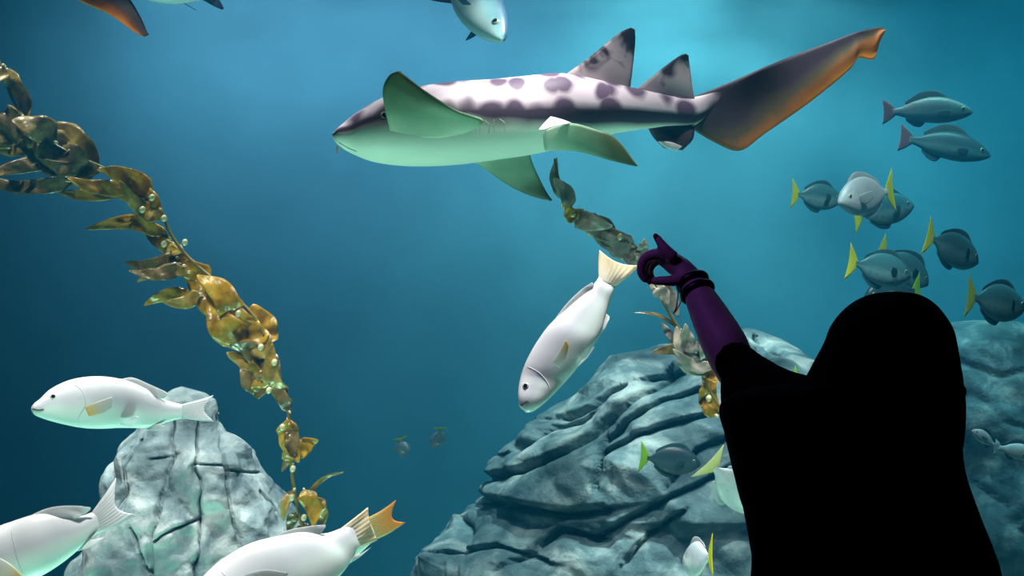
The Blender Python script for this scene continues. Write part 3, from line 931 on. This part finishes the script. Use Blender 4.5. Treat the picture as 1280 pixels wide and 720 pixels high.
si_st = [(.5, .01, .5, -.015, .8, 0), (.46, .045, .46, -.05, .65, 0), (.36, .09, .36, -.10, .55, 0), (.2, .125, .2, -.14, .5, 0), (.02, .125, .02, -.14, .48, 0), (-.15, .095, -.15, -.10, .42, 0), (-.28, .05, -.28, -.05, .4, 0), (-.36, .025, -.36, -.025, .45, 0), (-.39, .03, -.39, -.03, .3, 0)]
GS = 'blue-backed silver fish near the surface'
si0 = kind_fish('blue_fish', 'pale-bellied fish at the top edge above the shark, nose pointing down right', si_st, M['far_silver'], M['dark_fin'], M['dark_fin'],
                ([(-.36, .03, 0), (-.44, .10, 0), (-.50, .15, 0)], [(-.36, -.03, 0), (-.44, -.10, 0), (-.50, -.15, 0)], .3),
                ([(.2, .11, 0), (.08, .2, 0), (-.02, .17, 0), (-.14, .12, 0)], [(-.2, .07, 0), (-.2, .08, 0), (-.2, .085, 0), (-.21, .09, 0)]),
                ([(0, -.12, 0), (-.1, -.2, 0), (-.16, -.24, 0)], [(-.14, -.09, 0), (-.16, -.16, 0), (-.18, -.23, 0)]),
                ([(.2, -.05, .09), (.1, -.10, .2), (0, -.15, .28)], [(.16, -.09, .09), (.06, -.13, .2), (-.01, -.16, .28)]), (.38, .02), GS)
place(si0, (556, -62), (629, 51), 5.4, 4.9, (.8, 0, .5))
r = dup(si0)
r['label'] = 'pale-bellied fish cut off by the top edge, between the orange fin and the shark'
place(r, (318, -30), (168, -10), 4.6, 4.4)
GT = 'tiny glinting fish far back'
for tl, hd, lab in (((500, 547), (505, 571), 'tiny pale fish glinting far back in the dark water, left one of two'),
                    ((551, 534), (543, 561), 'tiny pale fish glinting far back in the dark water, right one of two')):
    r = dup(sgw)
    r['label'] = lab
    r['group'] = GT
    r.name = 'tiny_fish'
    place(r, tl, hd, 6.3, 6.4, (.9, .1, .3))
GP = 'pale fish resting against the distant rock'
for tl, hd, lab in (((1247, 559), (1215, 538), 'pale fish before the distant rock beside the cloak, nearer the cloak'),
                    ((1243, 558), (1296, 571), 'pale fish before the distant rock, second out from the cloak')):
    r = dup(gr0)
    for ch in list(r.children):
        if ch.name.startswith('body'):
            ch.data = ch.data.copy()
            ch.data.materials[0] = M['sg_white']
        if ch.name.startswith('tail_fin'):
            ch.data = ch.data.copy()
            ch.data.materials[0] = M['silver_fin']
    r['label'] = lab
    r['group'] = GP
    r.name = 'pale_fish'
    place(r, tl, hd, 6.2, 6.1 if hd[0] < 1240 else 6.3)


# ------------------------------------------------------------------ kelp
def blade(root, tip, w, Y, seed, bend=0.12, wr=0.16, d0=0.0, d1=0.0):
    """one kelp blade: a wrinkled strip of real thickness from its float to its tip"""
    rnd = random.Random(seed)
    a, b = P(root[0], root[1], Y + d0), P(tip[0], tip[1], Y + d1)
    ax = b - a
    Ln = ax.length
    ax.normalize()
    side = ax.cross(Vector((0, 1, 0))).normalized()
    tw = rnd.uniform(-0.5, 0.5)
    W = w / F * Y / 2
    n, m = 26, 9
    nrm = side.cross(ax).normalized()
    ph = rnd.uniform(0, 6)
    fr = rnd.uniform(4.5, 8)
    sg = rnd.choice((-1, 1)) * bend
    V, top = [], []
    for s_ in (1, -1):
        for i in range(n):
            t = i / (n - 1)
            c = a + ax * (t * Ln) + side * (sg * Ln * math.sin(PI * t)) + nrm * (0.05 * Ln * math.sin(2.2 * PI * t + ph))
            ang = tw * (t * 2 - 0.6)
            sd = side * math.cos(ang) + nrm * math.sin(ang)
            nn = nrm * math.cos(ang) - side * math.sin(ang)
            prof = (min(1, t / 0.16) ** 0.7) * ((1 - t ** 2.6) ** 0.8) + 0.05
            for j in range(m):
                u = j / (m - 1) * 2 - 1
                ruff = wr * W * (0.35 + abs(u)) * math.sin(fr * t * 2 + 3.2 * (u > 0) + ph + u) * prof
                wob = 1 + 0.09 * math.sin(fr * 1.4 * t + ph * 2 + 2 * u)
                V.append(c + sd * (u * W * prof * wob) + nn * (ruff + s_ * 0.0011))
    Fc = []
    q = n * m
    for i in range(n - 1):
        for j in range(m - 1):
            A, B, C, D = i * m + j, i * m + j + 1, (i + 1) * m + j + 1, (i + 1) * m + j
            Fc.append((A, B, C, D))
            Fc.append((q + D, q + C, q + B, q + A))
    rim = list(range(m)) + [i * m + m - 1 for i in range(1, n)] + [(n - 1) * m + j for j in range(m - 2, -1, -1)] + [i * m for i in range(n - 2, 0, -1)]
    for A, B in zip(rim, rim[1:] + rim[:1]):
        Fc.append((A, q + A, q + B, B))
    return V, Fc


def kelp(label, path, Y, blades, floats, drift=0.0, r=.006):
    """path: stipe in the picture from the tip down to the tank floor"""
    pts = [P(x, y, Y + d) for x, y, d in path]
    base = pts[-1]
    root = empty('kelp', base, label, 'kelp')
    obj('stipe', tube(pts, [r * 0.6] + [r] * (len(pts) - 1), 8, len(pts) * 6), M['stipe'], root)
    hold = join(*[tube([base + Vector((0, 0, .1)), base + Vector((math.cos(k) * .05, math.sin(k) * .05, .05)), base + Vector((math.cos(k) * .11, math.sin(k) * .11, .004))], [.01, .008, .003], 6) for k in (0, 1.1, 2.2, 3.3, 4.4, 5.4)])
    obj('holdfast', hold, M['kelp_dark'], root)
    for i, bl in enumerate(blades):
        a, b, w, m = bl[:4]
        rnd = random.Random(i * 13 + 5)
        d = bl[4] if len(bl) > 4 else rnd.uniform(-.05, .05)
        bo = obj('blade', blade(a, b, w, Y, i * 7 + 3, d0=d * .3, d1=d), M[m], root)
        p = P(a[0], a[1], Y + d * .3)
        # the gas float where the blade joins
        ax = (P(b[0], b[1], Y + d) - p).normalized()
        rr = (1.5 + rnd.random() * 0.9) / F * Y
        obj('float', ball(p, rr, ax, 1.35), M['float'], bo)
    for (x, y, d) in floats:
        obj('float', ball(P(x, y, Y + d), 3.6 / F * Y, Vector((.3, 0, 1)), 1.25), M['float'], root)
    return root


KY = 3.75
gd, ol, dk, gy = 'kelp_gold', 'kelp_olive', 'kelp_dark', 'kelp_grey'
kelp('long golden brown kelp strand trailing down the left side behind the pillar fish',
     [(-14, 40, 0), (2, 85, 0), (18, 128, 0), (45, 165, 0), (85, 190, 0), (125, 208, 0), (165, 228, 0), (200, 262, 0), (212, 290, 0), (232, 318, 0), (262, 345, 0), (298, 375, 0), (322, 402, 0), (338, 440, 0), (350, 475, 0), (360, 510, 0), (362, 550, 0),
      (366, 600, 0), (376, 650, .0), (396, 720, .0), (428, 900, .0), (440, fy(KY), 0)], KY,
     [((6, 84), (30, 165), 20, ol), ((4, 82), (-22, 150), 30, ol), ((28, 145), (-40, 168), 44, dk), ((50, 165), (-30, 190), 40, ol), ((70, 178), (14, 150), 34, dk), ((122, 208), (30, 158), 40, ol), ((100, 190), (60, 215), 26, dk),
      ((126, 211), (40, 196), 26, dk), ((128, 214), (-20, 226), 26, dk), ((100, 222), (-40, 214), 20, dk), ((60, 172), (-30, 160), 40, ol), ((112, 202), (24, 176), 42, dk), ((92, 190), (8, 190), 40, ol), ((118, 206), (70, 168), 26, ol), ((168, 226), (66, 238), 18, gd), ((170, 228), (84, 222), 22, gd), ((190, 245), (120, 212), 26, gd), ((204, 270), (130, 236), 30, gd), ((206, 274), (150, 226), 22, ol),
      ((206, 292), (108, 287), 20, gd), ((212, 298), (146, 284), 16, gd), ((230, 316), (180, 280), 20, ol), ((222, 322), (154, 328), 22, dk), ((230, 332), (160, 338), 18, dk), ((236, 340), (172, 352), 16, ol), ((244, 372), (180, 382), 18, gd), ((250, 368), (204, 378), 18, ol),
      ((262, 345), (212, 305), 26, gd), ((300, 396), (228, 318), 36, gd), ((296, 400), (246, 344), 34, gd), ((318, 432), (258, 366), 40, gd), ((306, 420), (262, 402), 30, ol), ((322, 436), (318, 380), 44, gd), ((330, 430), (300, 385), 34, gd), ((336, 446), (276, 398), 32, ol),
      ((344, 470), (288, 430), 34, dk), ((334, 490), (284, 440), 30, ol), ((332, 488), (316, 452), 24, gd), ((340, 484), (300, 462), 34, dk), ((354, 498), (340, 430), 22, ol), ((360, 512), (348, 450), 18, dk), ((362, 515), (330, 478), 16, dk),
      ((360, 524), (374, 578), 26, gd), ((370, 570), (398, 550), 22, gd), ((362, 530), (352, 590), 18, dk), ((366, 580), (356, 560), 12, ol), ((368, 612), (354, 652), 12, ol), ((380, 612), (392, 660), 24, gd), ((386, 618), (430, 590), 6, ol), ((372, 640), (362, 668), 14, dk),
      ((392, 622), (402, 660), 20, ol), ((374, 655), (400, 690), 22, dk), ((384, 700), (360, 740), 22, dk)],
     [(205, 273, -.03), (178, 262, -.03), (231, 303, -.02), (205, 305, -.03), (190, 247, -.03), (298, 392, -.05), (326, 434, -.05), (343, 453, -.05), (336, 488, -.05), (353, 534, -.03), (366, 586, -.03), (380, 647, -.03), (365, 622, -.03)])
KY = 3.6
kelp('greyish kelp strand in the centre running from the shark down past the pointing hand',
     [(693, 198, 0), (700, 232, 0), (712, 258, 0), (735, 275, 0), (765, 290, 0), (792, 306, 0), (810, 335, 0), (825, 370, 0), (842, 400, 0), (858, 425, 0), (874, 455, 0), (888, 490, 0), (914, 530, 0), (944, 580, 0), (962, 720, 0), (962, 900, 0), (962, fy(KY), 0)], KY,
     [((704, 250), (696, 197), 14, gy), ((712, 262), (692, 222), 20, gy), ((722, 272), (706, 258), 18, gd), ((730, 272), (785, 296), 26, gy), ((716, 264), (766, 282), 24, gy), ((770, 288), (718, 284), 22, gy), ((792, 308), (738, 280), 30, gy), ((798, 318), (752, 292), 24, gy),
      ((796, 322), (806, 298), 16, gy), ((800, 330), (780, 312), 18, gy), ((812, 350), (848, 396), 22, gy), ((818, 360), (836, 380), 18, gy), ((850, 412), (792, 391), 5, dk), ((862, 430), (826, 402), 14, gy), ((880, 470), (846, 408), 26, gy), ((870, 440), (856, 404), 20, gy),
      ((886, 462), (872, 420), 22, gy), ((892, 450), (814, 441), 20, dk), ((890, 460), (840, 436), 16, gy), ((884, 476), (898, 514), 24, gd), ((890, 486), (874, 456), 20, gd), ((886, 512), (880, 484), 14, gd), ((896, 520), (878, 500), 14, gd)],
     [(716, 268, -.02), (746, 280, -.02), (775, 296, -.02), (886, 498, -.02)], r=.005)

# ------------------------------------------------------------------ the person
PY = 1.78


def lerp3(a, b, t):
    return a * (1 - t) + b * t


base = Vector(((1080 - 640) / F * PY, PY, 0))
per = empty('person', base, 'person seen from behind in black hood and cloak, pointing with the raised left arm', 'person')
bx = base.x
sc = Vector
# joints
S = P(985, 515, 1.80)
E = P(922, 462, 2.02)
W_ = P(864, 350, 2.14)
parts = []
HC = P(1110, 458, 1.80)            # head centre


def ell(c, rx, ry, rz, n=24, m=16):
    V, Fc = [], []
    for i in range(m + 1):
        a = PI * i / m
        for k in range(n):
            b = 2 * PI * k / n
            V.append(c + Vector((rx * math.sin(a) * math.cos(b), ry * math.sin(a) * math.sin(b), rz * math.cos(a))))
    for i in range(m):
        for k in range(n):
            k2 = (k + 1) % n
            Fc.append((i * n + k, (i + 1) * n + k, (i + 1) * n + k2, i * n + k2))
    return V, Fc


# head, facing the glass (+y), turned a little to the left
parts += [ell(HC, .072, .092, .105), ell(HC + sc((0, .035, -.06)), .05, .055, .055), tube([HC + sc((0, .085, .01)), HC + sc((-.003, .105, -.022)), HC + sc((-.003, .094, -.03))], [.009, .013, .008], 10),
          ell(HC + sc((0, .082, .028)), .05, .014, .012), ell(HC + sc((0, .086, -.056)), .022, .012, .009), ell(HC + sc((0, .078, -.092)), .02, .016, .016),
          ell(HC + sc((-.074, -.005, -.01)), .009, .02, .03), ell(HC + sc((.074, -.005, -.01)), .009, .02, .03)]
nk = HC + sc((0, -.015, -.09))
parts.append(tube([nk, nk + sc((0, -.012, -.07)), nk + sc((0, -.015, -.13))], [.052, .054, .07], 16))
tx = P(1080, 500, PY).x
# torso, as an elliptical loft
tors = [(1.36, .06, .055), (1.33, .125, .07), (1.26, .15, .09), (1.15, .145, .10), (1.03, .125, .09), (.92, .155, .11), (.82, .165, .115), (.76, .14, .10)]
V, Fc = [], []
n = 28
for z, rx, ry in spline(tors, 40):
    for k in range(n):
        a = 2 * PI * k / n
        V.append(sc((tx + rx * math.cos(a), PY + ry * math.sin(a), z)))
for i in range(39):
    for k in range(n):
        k2 = (k + 1) % n
        Fc.append((i * n + k, (i + 1) * n + k, (i + 1) * n + k2, i * n + k2))
Fc += [tuple(range(n)), tuple(39 * n + k for k in range(n - 1, -1, -1))]
parts.append((V, Fc))
for sx in (-1, 1):
    parts.append(tube([sc((tx + sx * .085, PY, .82)), sc((tx + sx * .09, PY + .01, .62)), sc((tx + sx * .09, PY, .45)), sc((tx + sx * .09, PY - .015, .28)), sc((tx + sx * .09, PY - .01, .06))], [.085, .075, .05, .048, .034], 18, 40))
    parts.append(tube([sc((tx + sx * .09, PY - .05, .04)), sc((tx + sx * .095, PY + .05, .04)), sc((tx + sx * .10, PY + .17, .022))], [.034, .036, .02], 14, 20))
# right arm hanging
R0 = sc((tx + .105, PY + .01, 1.31))
parts.append(tube([R0 + sc((-.04, 0, .01)), R0, R0 + sc((-.005, .03, -.15)), R0 + sc((-.01, .055, -.28)), R0 + sc((-.03, .07, -.40)), R0 + sc((-.05, .075, -.50))], [.045, .045, .04, .036, .032, .025], 16, 40))
rh = R0 + sc((-.05, .075, -.50))
parts.append(tube([rh, rh + sc((0, .012, -.05)), rh + sc((0, .018, -.09))], [.026, .034, .032], 12, 14))
for k, (dy, ln) in enumerate(((-.018, .062), (.0, .07), (.018, .074), (.036, .068))):
    b0 = rh + sc((0, dy + .006, -.088))
    parts.append(tube([b0, b0 + sc((-.004, .006, -ln * .55)), b0 + sc((-.012, .01, -ln))], [.0088, .008, .006], 8, 12))
parts.append(tube([rh + sc((-.01, .03, -.03)), rh + sc((-.02, .055, -.06)), rh + sc((-.02, .062, -.09))], [.012, .010, .0075], 8, 12))
# left arm up
fa = (W_ - E)
parts.append(tube([S + sc((.05, 0, 0)), S, lerp3(S, E, .5), E, lerp3(E, W_, .28), lerp3(E, W_, .6), lerp3(E, W_, .86), W_], [.05, .048, .043, .040, .042, .036, .0285, .026], 22, 70))
# the hand
HY = 2.15
q = lambda x, y, d=0.0: P(x, y, HY + d)
palm = [tube([q(866, 352), q(853, 338, .004), q(838, 328, .01), q(826, 323, .015)], [.024, .023, .019, .0135], 16, 26),
        tube([q(866, 350, .015), q(852, 335, .035), q(837, 325, .05), q(826, 322, .055)], [.021, .021, .018, .013], 16, 26)]
parts += palm
fingers = [([q(842, 322, -.012), q(834, 314, -.014), q(826, 304, -.01), q(819, 294, -.004)], [.0135, .0112, .0092, .0066]),                    # index, straight up
           ([q(838, 324, .0), q(820, 318, .0), q(806, 323, .004), q(801, 335, .008), q(804, 346, .012), q(811, 352, .014)], [.0125, .0115, .0102, .0092, .0086, .0066]),   # middle, curled
           ([q(838, 326, .022), q(822, 321, .028), q(809, 327, .032), q(805, 338, .034), q(809, 348, .034), q(817, 352, .034)], [.0125, .011, .0098, .009, .0084, .0064]),  # ring
           ([q(838, 328, .044), q(826, 324, .052), q(815, 331, .056), q(812, 341, .057), q(817, 350, .057)], [.0115, .010, .0088, .008, .006])]   # little
for pts, rr in fingers:
    parts.append(tube(pts, rr, 12, 34))
parts.append(tube([q(858, 346, -.012), q(848, 350, -.022), q(836, 351, -.024), q(825, 351, -.02), q(814, 352, -.012)], [.018, .0125, .0105, .0098, .007], 12, 30))   # thumb
bod = obj('body', join(*parts), M['skin'], per)
md = bod.modifiers.new('skin_over', 'REMESH')
md.mode = 'VOXEL'
md.voxel_size = 0.004
md.use_smooth_shade = True
ms = bod.modifiers.new('soften', 'SMOOTH')
ms.factor = 0.5
ms.iterations = 4
for sx in (-1, 1):
    e = obj('eye', ball(HC + sc((sx * .03, .079, .01)), .012, Vector((0, 1, 0))), M['white_eye'], per)
    obj('pupil', ball(HC + sc((sx * .03, .0885, .01)), .0055, Vector((0, 1, 0)), .5), M['pupil'], e)
obj('lips', ell(HC + sc((0, .097, -.056)), .022, .005, .007), M['lip'], per)
# nails on the left hand
for p_, a_ in ((q(819.5, 295, -.0115), q(819, 294) - q(826, 304)), (q(812, 352.5, -.019), q(814, 352) - q(825, 351))):
    obj('nail', ball(p_, .0052, Vector((0, -1, 0)), .3), M['lip'], per)


def band_loft(levels, Yc, dr, n=72, rows=90, fold=0.006, nf=11, ymap=None):
    """cloth hanging in rings: (picture y, left x, right x, depth half in m, depth shift)"""
    V, Fc = [], []
    for i, (y, l, r, ry, dy) in enumerate(spline(levels, rows)):
        cx, rx = (l + r) / 2, (r - l) / 2 / F * Yc
        C = P(cx, y, Yc)
        C.y += dy
        for k in range(n):
            a = 2 * PI * k / n
            fd = fold * math.sin(nf * a + y * 0.004) * min(1, i / (rows * .4)) * abs(math.sin(a))
            V.append(C + Vector(((rx) * math.cos(a), (ry + fd) * math.sin(a), 0)))
    for i in range(rows - 1):
        for k in range(n):
            k2 = (k + 1) % n
            Fc.append((i * n + k, (i + 1) * n + k, (i + 1) * n + k2, i * n + k2))
    Fc += [tuple(range(n)), tuple((rows - 1) * n + k for k in range(n - 1, -1, -1))]
    return V, Fc


by = 360 + (CAM.z - 0.012) / PY * F
cloak = band_loft([(476, 1000, 1192, .06, -.02), (482, 965, 1200, .09, -.015), (491, 926, 1204, .11, 0), (502, 908, 1205.5, .125, .02), (520, 904, 1206.5, .135, .03), (548, 912, 1206, .14, .03), (590, 924, 1207.5, .14, .02), (640, 932, 1222, .14, .01), (680, 938, 1235, .145, 0), (720, 940.5, 1247, .15, 0),
                   (850, 925, 1272, .17, 0), (1100, 890, 1300, .19, 0), (1350, 870, 1320, .20, 0), (by, 862, 1330, .205, 0)], PY, 0)
sleeve = tube([P(1000, 530, 1.80), P(965, 502, 1.86), P(938, 474, 1.95), P(922, 456, 2.0), P(916, 448, 2.02)], [.085, .062, .047, .040, .037], 28, 40)
drape = tube([P(920, 458, 1.99), P(922, 492, 1.92), P(931, 535, 1.86), P(955, 620, 1.8)], [.026, .030, .036, .04], 20, 30)
ck = obj('cloak', join(cloak, sleeve, drape), M['cloth'], per, label='long black cloak with wide sleeves')
md = ck.modifiers.new('weave', 'REMESH')
md.mode = 'VOXEL'
md.voxel_size = 0.006
md.use_smooth_shade = True
ms = ck.modifiers.new('soften', 'SMOOTH')
ms.factor = 0.5
ms.iterations = 3
# hood: open towards the glass, so built as a cap with a face opening
HYc = 1.79
lev = [(364.5, 1113, 1125, .015, 0), (367, 1095, 1142, .045, 0), (372, 1081, 1153, .07, 0), (380, 1068, 1163, .09, 0), (392, 1055, 1173, .105, 0), (410, 1042, 1184, .115, 0), (430, 1034, 1189, .12, 0), (450, 1023, 1193, .12, 0), (468, 1012, 1195, .12, -.005), (484, 1003, 1197, .122, -.005), (505, 996, 1199, .125, -.005), (540, 1004, 1197, .125, -.005), (575, 1034, 1190, .12, -.005)]
V, Fc = band_loft(lev, HYc, 0, n=80, rows=90, fold=.004, nf=9)[0:2]
Fo = []
for f in Fc:
    cc = sum((V[i] for i in f), Vector()) / len(f)
    dz, dx = (cc.z - (HC.z - .025)) / .095, (cc.x - HC.x) / .062
    if cc.y > HC.y + .03 and dx * dx + dz * dz < 1:
        continue
    Fo.append(f)
hd = obj('hood', (V, Fo), M['cloth'], per, label='black head covering open at the face')
md = hd.modifiers.new('thickness', 'SOLIDIFY')
md.thickness = .004
md.offset = -1
# bands on the wrist
axf = (E - W_).normalized()
for tt_, rr in ((.03, .0290), (.14, .0310)):
    obj('bracelet', torus(lerp3(W_, E, tt_), axf, rr, .0048, sx=1.5), M['band'], per, label='dark band round the raised wrist')
obj('charm_chain', tube([q(852, 350, -.03), q(848, 366, -.032), q(846, 382, -.03), q(842, 392, -.028), q(850, 380, -.024), q(856, 362, -.02)], [.0012] * 6, 6, 50), M['chain'], per)

# ------------------------------------------------------------------ light
def spot(name, loc, to, power, color, size=60, blend=0.6, radius=0.12, gobo=None):
    l = bpy.data.lights.new(name, 'SPOT')
    l.energy = power
    l.color = color
    l.spot_size = math.radians(size)
    l.spot_blend = blend
    l.shadow_soft_size = radius
    o = bpy.data.objects.new(name, l)
    COL.objects.link(o)
    o.location = loc
    o.rotation_euler = (Vector(to) - Vector(loc)).to_track_quat('-Z', 'Y').to_euler()
    if gobo:
        l.use_nodes = True
        nt = l.node_tree
        em = next(n_ for n_ in nt.nodes if n_.type == 'EMISSION')
        tc = nt.nodes.new('ShaderNodeTexCoord')
        nz_ = nt.nodes.new('ShaderNodeTexNoise')
        nz_.inputs['Scale'].default_value = gobo[0] * .7
        nz_.inputs['Detail'].default_value = 2
        mx = nt.nodes.new('ShaderNodeVectorMath')
        mx.operation = 'MULTIPLY_ADD'
        mx.inputs[1].default_value = (.12, .12, .12)
        nt.links.new(tc.outputs['Normal'], nz_.inputs['Vector'])
        nt.links.new(nz_.outputs[1], mx.inputs[0])
        nt.links.new(tc.outputs['Normal'], mx.inputs[2])
        vo = nt.nodes.new('ShaderNodeTexVoronoi')
        vo.feature = 'SMOOTH_F1'
        vo.inputs['Scale'].default_value = gobo[0]
        nt.links.new(mx.outputs[0], vo.inputs['Vector'])
        rp = nt.nodes.new('ShaderNodeMapRange')
        rp.inputs[1].default_value = 0.15
        rp.inputs[2].default_value = 0.75
        rp.inputs[3].default_value = gobo[1]
        rp.inputs[4].default_value = gobo[2]
        nt.links.new(vo.outputs[0], rp.inputs[0])
        nt.links.new(rp.outputs[0], em.inputs['Strength'])
    return o


def area(name, loc, to, power, color, sx, sy, spread=180):
    l = bpy.data.lights.new(name, 'AREA')
    l.energy = power
    l.color = color
    l.shape = 'RECTANGLE'
    l.size, l.size_y = sx, sy
    l.spread = math.radians(spread)
    o = bpy.data.objects.new(name, l)
    COL.objects.link(o)
    o.location = loc
    o.rotation_euler = (Vector(to) - Vector(loc)).to_track_quat('-Z', 'Y').to_euler()
    return o


GB = (8.0, 0.1, 2.4)
W1 = (1.0, .86, .80)
# unseen spots put over the window to light the sides of the near fish
spot('front_spot', (-1.25, 2.56, 3.0), (-1.05, 3.15, 0.85), 290, W1, 60, .6, .05, (8, .25, 2.0))
spot('front_spot', (0.15, 2.56, 3.4), (0.16, 3.08, 1.4), 290, W1, 38, .5, .05, (7, .45, 1.6))
spot('front_spot', (-2.5, 3.3, 4.2), (-1.75, 3.75, 1.7), 270, W1, 38, .6, .05, (7, .6, 1.5))  # added to brighten the upper left kelp, away from the window
spot('front_spot', (1.3, 2.6, 3.4), (0.85, 3.8, 0.9), 220, W1, 36, .6, .05, (7, .6, 1.5))  # added to brighten the pale fish at lower right
# hanging over the middle of the tank
spot('tank_spot', (0.3, 2.8, 4.9), (0.3, 3.5, 2.2), 700, (1.0, .84, .82), 54, .5, .05, GB)
spot('tank_spot', (-1.3, 3.75, 4.9), (-1.25, 4.15, 0.8), 640, (1.0, .92, .86), 40, .6, .05, (11, 0, 2.6))
spot('tank_spot', (0.9, 4.2, 4.9), (0.65, 5.2, 0.8), 800, (.95, .92, .86), 58, .6, .05, (13, 0, 2.8))
spot('tank_spot', (2.0, 4.3, 5.0), (2.0, 6.0, 1.9), 480, (.95, .92, .86), 40, .6, .05, (7, .5, 1.6))  # added to brighten the yellow-tailed shoal
spot('tank_spot', (2.7, 6.0, 5.0), (3.2, 7.2, 0.6), 520, (.45, .9, .95), 50, .8, .05, GB)  # added bluish light to lift the distant rock
spot('tank_back_light', (1.5, 8.0, 5.1), (1.75, 9.95, 2.4), 1350, (1.0, .78, .60), 108, 1.0, .1, (3.0, .6, 1.5))
area('tank_back_light', (-1.6, 8.2, 5.1), (-1.6, 10, 3.5), 125, (1.0, .64, .64), 4.0, .5, 92)
area('tank_back_light', (4.4, 7.6, 5.1), (4.4, 9.9, 0.6), 90, (.30, .88, .80), 2.6, .5, 120)  # added to brighten the right side of the back wall
area('tank_lamp_mid', (0.5, 5.8, 5.0), (0.5, 6.0, 0), 40, (.60, .85, .90), 7, 2)
# added fill lights imitating green bounce from the tank floor onto the bellies
for x, pw in ((-1.3, 330), (0.1, 160), (1.5, 160)):
    spot('bounce_fill', (x, 3.0, -1.1), (x, 3.4, 2.0), pw, (.55, 1.0, .78), 66, .8, .2)
# the viewing hall: one dim violet lamp
spot('hall_lamp', (-0.9, 1.2, 3.05), (0.35, 2.1, 1.6), 34, (.42, .16, 1.0), 60, .8, .15)

wd = bpy.data.worlds.new('World')
SC.world = wd
wd.use_nodes = True
wd.node_tree.nodes['Background'].inputs[0].default_value = (.01, .02, .03, 1)
wd.node_tree.nodes['Background'].inputs[1].default_value = 0.0

# ------------------------------------------------------------------ camera and picture settings
cd = bpy.data.cameras.new('Camera')
cam = bpy.data.objects.new('Camera', cd)
COL.objects.link(cam)
cam.location = CAM
cam.rotation_euler = (PI / 2, 0, 0)
cd.sensor_width = 36
cd.lens = 36 * F / 1280
cd.clip_start = .05
SC.camera = cam
SC.view_settings.view_transform = 'Standard'
SC.view_settings.look = 'None'
SC.view_settings.gamma = 1
SC.view_settings.exposure = 0
SC.view_settings.use_curve_mapping = False
SC.cycles.use_denoising = True
SC.cycles.volume_bounces = 1
SC.cycles.max_bounces = 8
SC.cycles.diffuse_bounces = 3
SC.cycles.transparent_max_bounces = 24
SC.cycles.caustics_reflective = False
SC.cycles.caustics_refractive = False
SC.cycles.sample_clamp_indirect = 4
